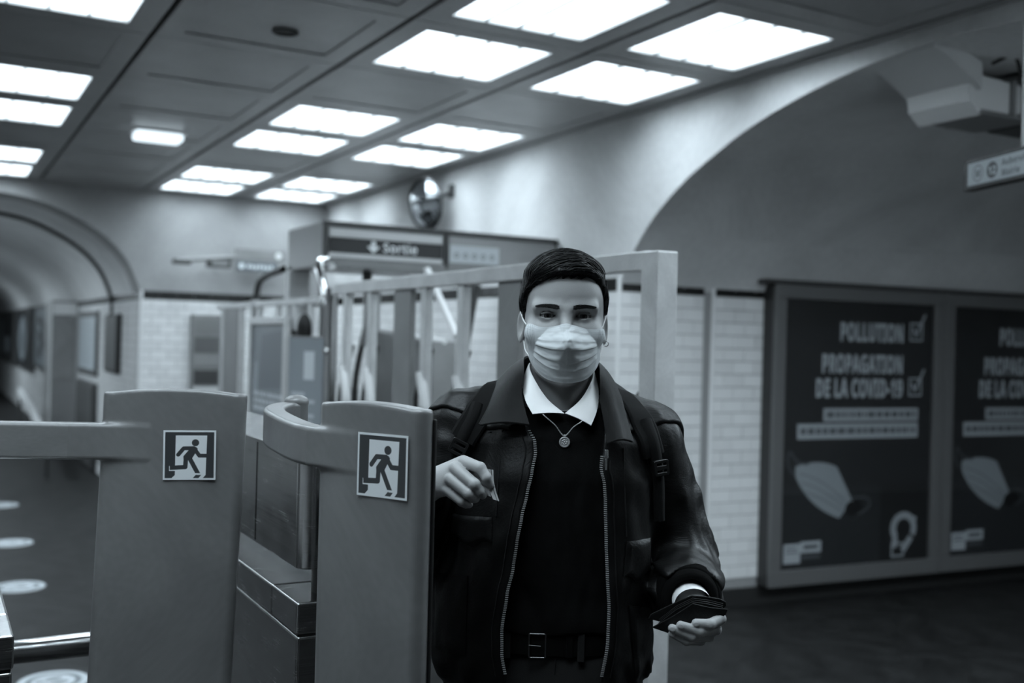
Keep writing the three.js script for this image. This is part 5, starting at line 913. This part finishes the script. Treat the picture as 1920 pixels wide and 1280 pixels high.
{
  const ring = (y0, y1, off) => { const P = [], N = []; for (let i = 0; i <= 80; i++) { const a = i / 80 * 2 * Math.PI, w = 0.152 + off, d = 0.109 + off, c = Math.cos(a), s = Math.sin(a), k = 1 / Math.pow(Math.pow(Math.abs(s) / w, 2.2) + Math.pow(Math.abs(c) / d, 2.2), 1 / 2.2); P.push(V(s * k, (y0 + y1) / 2, c * k - 0.008)); N.push(V(s / w, 0, c / d).normalize()); } return band(P, N, y1 - y0, 0.004); };
  const b = part('belt', ring(1.058, 1.094, 0.001), M.belt, person, 'black leather belt');
  const fz = 0.106; const fr = new THREE.Shape(rrect(0.030, 0.042, 0.003).map(([a, c]) => new THREE.Vector2(a, c))); fr.holes.push(new THREE.Path(rrect(0.0272, 0.0392, 0.002).map(([a, c]) => new THREE.Vector2(a, c)).reverse()));
  const bk = new THREE.ExtrudeGeometry(fr, { depth: 0.003, bevelEnabled: true, bevelSize: 0.0006, bevelThickness: 0.0006, bevelSegments: 1 }); bk.translate(-0.036, 1.077, fz); part('buckle', join(bk, rod([-0.051, 1.078, fz + 0.003], [-0.030, 1.077, fz + 0.004], 0.0009, 8)), G(0.2, { metalness: 1, roughness: 0.4 }), b, 'slim metal belt buckle');
  part('keeper', box(0.013, 0.026, 1.057, 1.096, 0.100, 0.108, 0.002), M.belt, b);
  for (const x of [-0.088, 0.040]) part('belt_loop', box(x - 0.006, x + 0.006, 1.05, 1.100, x < 0 ? 0.087 : 0.101, x < 0 ? 0.096 : 0.1085, 0.002), M.denim, jeans);
  for (const s of [-1, 1]) { const sf = (x, y, z) => smax(smin(cap(s * 0.106, 0.045, -0.06, s * 0.118, 0.035, 0.13, 0.045, 0.036)(x, y, z), cap(s * 0.106, 0.1, -0.03, s * 0.106, 0.05, -0.03, 0.045, 0.05)(x, y, z), 0.03), 0.002 - y, 0.006); part('shoe', nets(sf, [s * 0.11 - 0.07, -0.005, -0.13], [s * 0.11 + 0.08, 0.16, 0.19], 0.007), M.belt, person, 'black leather shoe'); }
}
// necklace
{
  const ch = crv([[-0.0365, 1.4765, 0.100], [-0.034, 1.4738, 0.106], [-0.0155, 1.4587, 0.1125], [0.0015, 1.4405, 0.1145], [0.0167, 1.4558, 0.1125], [0.0290, 1.4640, 0.109], [0.0325, 1.4665, 0.104]]), gs = [];
  for (let i = 0; i <= 86; i++) { const p = ch(i / 86); p.z = Math.abs(p.x) > 0.034 || p.y > 1.472 ? p.z : Math.max(p.z, onto(sweaterSDF, p.x, Math.min(p.y, 1.455)).z + 0.0014); const q = ch(Math.min(1, i / 86 + 0.01)).sub(ch(Math.max(0, i / 86 - 0.01))).normalize(); const g = new THREE.TorusGeometry(0.0011, 0.00034, 5, 8); g.scale(1.35, 0.8, 1); if (i % 2) g.rotateX(Math.PI / 2); g.rotateZ(Math.atan2(q.y, q.x)); g.translate(p.x, p.y, p.z); gs.push(g); }
  const nk = part('necklace_chain', join(gs), M.zipMetal, person, 'fine silver chain');
  const pz = onto(sweaterSDF, 0.0028, 1.428).z + 0.002; const disc = new THREE.LatheGeometry([[0, 0.0008], [0.0068, 0.0008], [0.0074, 0.0016], [0.0094, 0.0016], [0.0096, 0], [0.0092, -0.0012], [0, -0.0012]].map((p) => new THREE.Vector2(...p)), 28); disc.rotateX(Math.PI / 2);
  const star = []; for (let i = 0; i < 7; i++) { const a = i * 0.9, g = new THREE.SphereGeometry(0.0016, 8, 6); g.scale(1, 1, 0.5); g.translate(0.0038 * Math.cos(a), 0.0038 * Math.sin(a), 0.0009); star.push(g); } star.push(new THREE.SphereGeometry(0.0018, 8, 6).scale(1, 1, 0.5).translate(0, 0, 0.0009));
  part('pendant', join(disc, star, new THREE.TorusGeometry(0.0018, 0.0004, 6, 14).translate(0.0, 0.0112, 0)).translate(0.0028, 1.4279, pz), M.zipMetal, nk, 'round medal pendant');
}
// ---------------------------------------------------------------- backpack with its straps
{
  const t = worn('backpack', 'black backpack whose straps cross the jacket shoulders', 'backpack', [0, 1.0, -0.24]);
  const bag = (x, y, z) => { const qx = Math.abs(x) - 0.10, qy = Math.abs(y - 1.26) - 0.18, qz = Math.abs(z + 0.235) - 0.035; return Math.hypot(Math.max(qx, 0), Math.max(qy, 0), Math.max(qz, 0)) + Math.min(Math.max(qx, qy, qz), 0) - 0.05 - 0.004 * noise3(x * 8, y * 8, z * 8); };
  part('bag', t.sub(nets(bag, [-0.19, 1.0, -0.36], [0.19, 1.52, -0.12], 0.01)), M.webbing, t);
  const solid = (x, y, z) => Math.min(jacketOuter(x, y, z) - 0.004, 1);
  const strap = (front, back, w, th, name, wEnd, label) => {
    const c = new THREE.CatmullRomCurve3(front.map(([x, y]) => V(x, y, 0)), false, 'centripetal').getPoints(26), P = [], N = [];
    for (const q of back) { P.push(V(...q.slice(0, 3))); N.push(V(...q.slice(3)).normalize()); }
    for (const q of c) { const p = onto(solid, q.x, q.y), n = gradAt(solid, p, 0.012); P.push(p); N.push(n); }
    for (let k = 0; k < 3; k++) for (let i = 1; i < P.length - 1; i++) { P[i] = P[i].clone().multiplyScalar(0.5).addScaledVector(P[i - 1], 0.25).addScaledVector(P[i + 1], 0.25); N[i] = N[i].clone().multiplyScalar(0.5).addScaledVector(N[i - 1], 0.25).addScaledVector(N[i + 1], 0.25).normalize(); }
    return part(name, t.sub(band(P, N, w, th, wEnd)), M.webbing, t, label);
  };
  const bk = (s) => [[s * 0.07, 1.42, -0.165, 0, 0.2, -1], [s * 0.078, 1.49, -0.115, 0, 0.7, -0.8], [s * 0.086, 1.525, -0.05, 0, 1, -0.2], [s * 0.092, 1.532, 0.0, 0, 1, 0.25]];
  const a = strap([[-0.110, 1.524], [-0.124, 1.504], [-0.142, 1.480], [-0.160, 1.452], [-0.176, 1.424]], bk(-1.14), 0.052, 0.010, 'shoulder_strap', 0.048, 'padded shoulder strap');
  strap([[-0.150, 1.482], [-0.165, 1.450], [-0.180, 1.415], [-0.192, 1.375], [-0.203, 1.330], [-0.218, 1.28], [-0.236, 1.235]], [], 0.024, 0.014, 'webbing_strap', 0.020);
  const b = strap([[0.098, 1.512], [0.118, 1.494], [0.136, 1.470], [0.150, 1.440], [0.160, 1.405]], bk(1.0), 0.050, 0.010, 'shoulder_strap', 0.044, 'padded shoulder strap');
  strap([[0.146, 1.462], [0.158, 1.425], [0.166, 1.385], [0.170, 1.34], [0.172, 1.29]], [], 0.024, 0.014, 'webbing_strap', 0.020);
  for (const [x, y, rz] of [[-0.181, 1.412, -0.45], [0.166, 1.384, 0.12]]) { const p = onto(solid, x, y), n = gradAt(solid, p, 0.012), fr = new THREE.Shape(rrect(0.030, 0.026, 0.003).map(([u, v]) => new THREE.Vector2(u, v))); fr.holes.push(new THREE.Path(rrect(0.022, 0.006, 0.001).map(([u, v]) => new THREE.Vector2(u, v + 0.006)).reverse())); fr.holes.push(new THREE.Path(rrect(0.022, 0.006, 0.001).map(([u, v]) => new THREE.Vector2(u, v - 0.006)).reverse())); const g = new THREE.ExtrudeGeometry(fr, { depth: 0.004, bevelEnabled: true, bevelSize: 0.001, bevelThickness: 0.001, bevelSegments: 1 }); g.rotateZ(rz); g.applyQuaternion(new THREE.Quaternion().setFromUnitVectors(V(0, 0, 1), n)); g.translate(p.x + n.x * 0.015, p.y + n.y * 0.015, p.z + n.z * 0.015); part('strap_buckle', t.sub(g), M.plastic, t); }
  // lower webbing from bag to strap at his right side
  part('lower_strap', t.sub(band([[-0.215, 1.27, 0.06], [-0.228, 1.235, 0.02], [-0.235, 1.19, -0.04], [-0.21, 1.13, -0.14], [-0.15, 1.08, -0.21]].map((q) => V(...q)), [[-0.6, 0, 1], [-0.8, 0, 0.7], [-1, 0, 0.1], [-1, 0, -0.3], [-0.6, 0, -1]].map((q) => V(...q).normalize()), 0.028, 0.003)), M.webbing, t);
}
// ---------------------------------------------------------------- ticket and wallet in his hands
{
  const t = worn('metro_ticket', 'small pale metro ticket pinched in the raised hand', 'ticket', [-0.118, 1.344, 0.214]);
  const A = crv([[-0.1285, 1.3915, 0.2065], [-0.1262, 1.374, 0.210], [-0.1225, 1.357, 0.2155], [-0.1165, 1.3450, 0.224]]), B = crv([[-0.1178, 1.3912, 0.2145], [-0.1165, 1.374, 0.2165], [-0.1125, 1.358, 0.2225], [-0.1068, 1.3432, 0.230]]);
  part('front_half', t.sub(sheet((u, v) => A(v).lerp(B(v), u), 6, 20, 0.0005)), G(0.42, { roughness: 0.7 }), t);
  const C = crv([[-0.134, 1.372, 0.202], [-0.133, 1.358, 0.2045], [-0.131, 1.3495, 0.209]]), D2 = crv([[-0.125, 1.372, 0.209], [-0.123, 1.358, 0.2125], [-0.1205, 1.3485, 0.218]]); part('folded_half', t.sub(sheet((u, v) => C(v).lerp(D2(v), u), 5, 14, 0.0005)), G(0.34, { roughness: 0.7 }), t);
  part('magnetic_stripe', t.sub(sheet((u, v) => A(v).lerp(B(v), 0.62 + 0.14 * u).add(V(0, 0, 0.0006)), 2, 16, 0.0002)), G(0.10, { roughness: 0.6 }), t, 'dark stripe on the ticket');
}
{
  const t = worn('wallet', 'open black leather wallet resting in the lowered hand', 'wallet', [0.21, 1.14, 0.195]);
  const fold = [0.2135, 1.1865], leafL = [[0.2135, 1.1835, 0.2035], [0.1445, 1.1500, 0.2030], [0.1480, 1.1395, 0.2030], [0.1770, 1.1315, 0.2030], [0.2120, 1.1440, 0.2030]];
  const poly = (pts, z0, th) => { const s = new THREE.Shape(pts.map((p) => new THREE.Vector2(p[0], p[1]))); const g = new THREE.ExtrudeGeometry(s, { depth: th, bevelEnabled: true, bevelSize: 0.0012, bevelThickness: 0.0008, bevelSegments: 2 }); g.translate(0, 0, z0); return creased(faceUV(g), 0.6); };
  const front = [[0.2135, 1.1790], [0.2400, 1.1735], [0.2690, 1.1715], [0.2665, 1.1640], [0.2550, 1.1570], [0.2140, 1.1450], [0.1780, 1.1310], [0.1490, 1.1395], [0.1800, 1.1565]];
  part('front_cover', t.sub(poly(front, 0.2005, 0.0025)), M.leather, t);
  const back = [[0.2135, 1.1880], [0.2350, 1.1875], [0.2600, 1.1840], [0.2690, 1.1800], [0.2700, 1.1745], [0.2550, 1.1600], [0.2140, 1.1500], [0.1700, 1.1450], [0.1450, 1.1500], [0.1480, 1.1560], [0.1950, 1.1800]];
  part('back_cover', t.sub(poly(back, 0.1850, 0.0025)), M.leather, t);
  const page = [[0.2150, 1.1850], [0.2400, 1.1825], [0.2640, 1.1775], [0.2620, 1.1700], [0.2500, 1.1600], [0.2100, 1.1500], [0.1620, 1.1500], [0.1900, 1.1720]];
  for (let i = 0; i < 3; i++) part('card_pocket', t.sub(poly(page.map(([x, y]) => [x - 0.001 * i, y - 0.0022 * i]), 0.1888 + 0.0036 * i, 0.0016)), i === 1 ? M.belt : M.leather, t);
  part('card', t.sub(poly([[0.222, 1.1815], [0.247, 1.1785], [0.246, 1.170], [0.222, 1.172]], 0.1912, 0.0006)), G(0.10, { roughness: 0.4 }), t, 'grey card edge in the wallet');
}

// ================================================================ the two gate leaves: moulded in one piece with the stub of their arm
function leafSDF(w, y0, top, r, belly, arch, arm) {
  const f = (u) => belly * (1 - (u / (w / 2)) ** 2), ex = w / 2 - r;
  return (x, y, z) => {
    const xc = clamp(x, -ex, ex); let d = Math.hypot(x - xc, z - f(xc)) - r;
    d = smax(d, y - (top + arch * (1 - (xc / (w / 2)) ** 2) - 0.02 * Math.max(0, Math.abs(x) / (w / 2) - 1)), 0.007); d = smax(d, y0 - y, 0.01);
    const q = arm; const c = 0.008, ax = Math.max(Math.abs(x - (q.x0 + q.x1) / 2) - (q.x1 - q.x0) / 2, 0), ay = Math.max(Math.abs(y - q.y) - (q.h / 2 - c), 0), az = Math.max(Math.abs(z - q.z(x)) - (q.t / 2 - c), 0);
    return smin(d, Math.hypot(ax, ay, az) - c, 0.009);
  };
}
{
  const yaw = -(29.4 - 6) * RAD, base = V(0.4285, 0, -2.093);
  const t = thing('exit_door_leaf', 'grey painted exit gate leaf with long straight arm, left of the two', 'gate leaf', [base.x, 0, base.z], yaw);
  const W = 0.272, lean = Math.tan(1.9 * RAD), f = leafSDF(W, 0.315, 1.480, 0.021, 0.016, 0.012, { x0: -0.19, x1: -0.045, y: 1.388, h: 0.07, t: 0.044, z: () => 0.0125 });
  const g = nets((x, y, z) => f(x - (y - 1.40) * (y < 1.40 ? lean : lean * 0.6), y, z), [-0.21, 0.30, -0.04], [0.16, 1.51, 0.055], 0.0035);
  part('leaf', faceless(g), M.gate, t);
  const path = []; for (let i = 0; i <= 16; i++) path.push(V(-0.46 + 0.30 * i / 16, 1.388, 0.0125));
  part('arm', sweep(path, rrect(0.0438, 0.0698, 0.008, 6)), M.gate, t);
  const st = part('pictogram_sticker', sticker(0.098, 0.095), stickerMats, t, 'running man exit pictogram sticker'); st.position.set(0.036, 1.366, 0.0374); st.rotation.z = 0.5 * RAD; st.rotation.y = 2.5 * RAD;
  part('pivot_post', rod([-0.46, 1.1, 0.012], [-0.46, 1.47, 0.012], 0.03, 20), M.steel, t);
}
{
  const A = V(0.5835, 0, -1.652), B = V(0.674, 0, -1.438), dir = B.clone().sub(A).normalize(), mid = A.clone().add(B).multiplyScalar(0.5), yaw = Math.atan2(-dir.z, dir.x);
  const t = thing('exit_door_leaf', 'grey painted exit gate leaf with curved arm, swung open beside the man', 'gate leaf', [mid.x, 0, mid.z], yaw);
  const W = A.distanceTo(B), f = leafSDF(W, 0.30, 1.490, 0.020, 0.016, 0.010, { x0: -0.128, x1: -0.015, y: 1.419, h: 0.066, t: 0.040, z: () => 0.014 });
  part('leaf', faceless(nets(f, [-0.15, 0.28, -0.04], [0.135, 1.52, 0.055], 0.0035)), M.gate, t);
  part('edge_strip', box(W / 2 - 0.010, W / 2 + 0.0012, 0.31, 1.478, -0.0115, -0.006, 0.002), M.rubber, t, 'thin black rubber strip along the edge');
  const inv = (x, y, z) => { const v = V(x - mid.x, y, z - mid.z).applyAxisAngle(V(0, 1, 0), -yaw); return [v.x, v.y, v.z]; };
  const pts = [[-0.105, 1.419, 0.014], [-0.135, 1.420, 0.0138], [-0.16, 1.422, 0.012], inv(0.553, 1.428, -1.79), inv(0.554, 1.434, -1.85), inv(0.574, 1.438, -1.905), inv(0.605, 1.44, -1.943), inv(0.63, 1.44, -1.955)];
  part('arm', sweep(curvePts(pts, 60), rrect(0.0397, 0.0657, 0.008, 6)), M.gate, t);
  const st = part('pictogram_sticker', sticker(0.098, 0.098), stickerMats, t, 'running man exit pictogram sticker with a torn corner'); st.position.set(0.047, 1.404, 0.0346); st.rotation.y = 6 * RAD;
  const pv = inv(0.627, 0, -1.955);
  const post = new THREE.LatheGeometry([[0.0225, 1.365], [0.0225, 1.402], [0.0, 1.402]].map((p) => new THREE.Vector2(...p)), 24); post.translate(pv[0], 0, pv[2]); part('pivot_sleeve', post, M.steel, t);
  const cap2 = new THREE.LatheGeometry([[0.0, 1.487], [0.012, 1.485], [0.02, 1.481], [0.0235, 1.476], [0.0235, 1.470], [0.0225, 1.468], [0.0225, 1.402]].map((p) => new THREE.Vector2(...p)), 24); cap2.translate(pv[0], 0, pv[2]); part('pivot_cap', cap2, M.gate, t);
  const sl = box(-0.0015, 0.0015, 1.425, 1.467, 0.0215, 0.0232); sl.rotateY(-20 * RAD - yaw); sl.translate(pv[0], 0, pv[2]); part('slot', sl, M.black, t);
}
shadow(scene);
renderer.render(scene, camera);
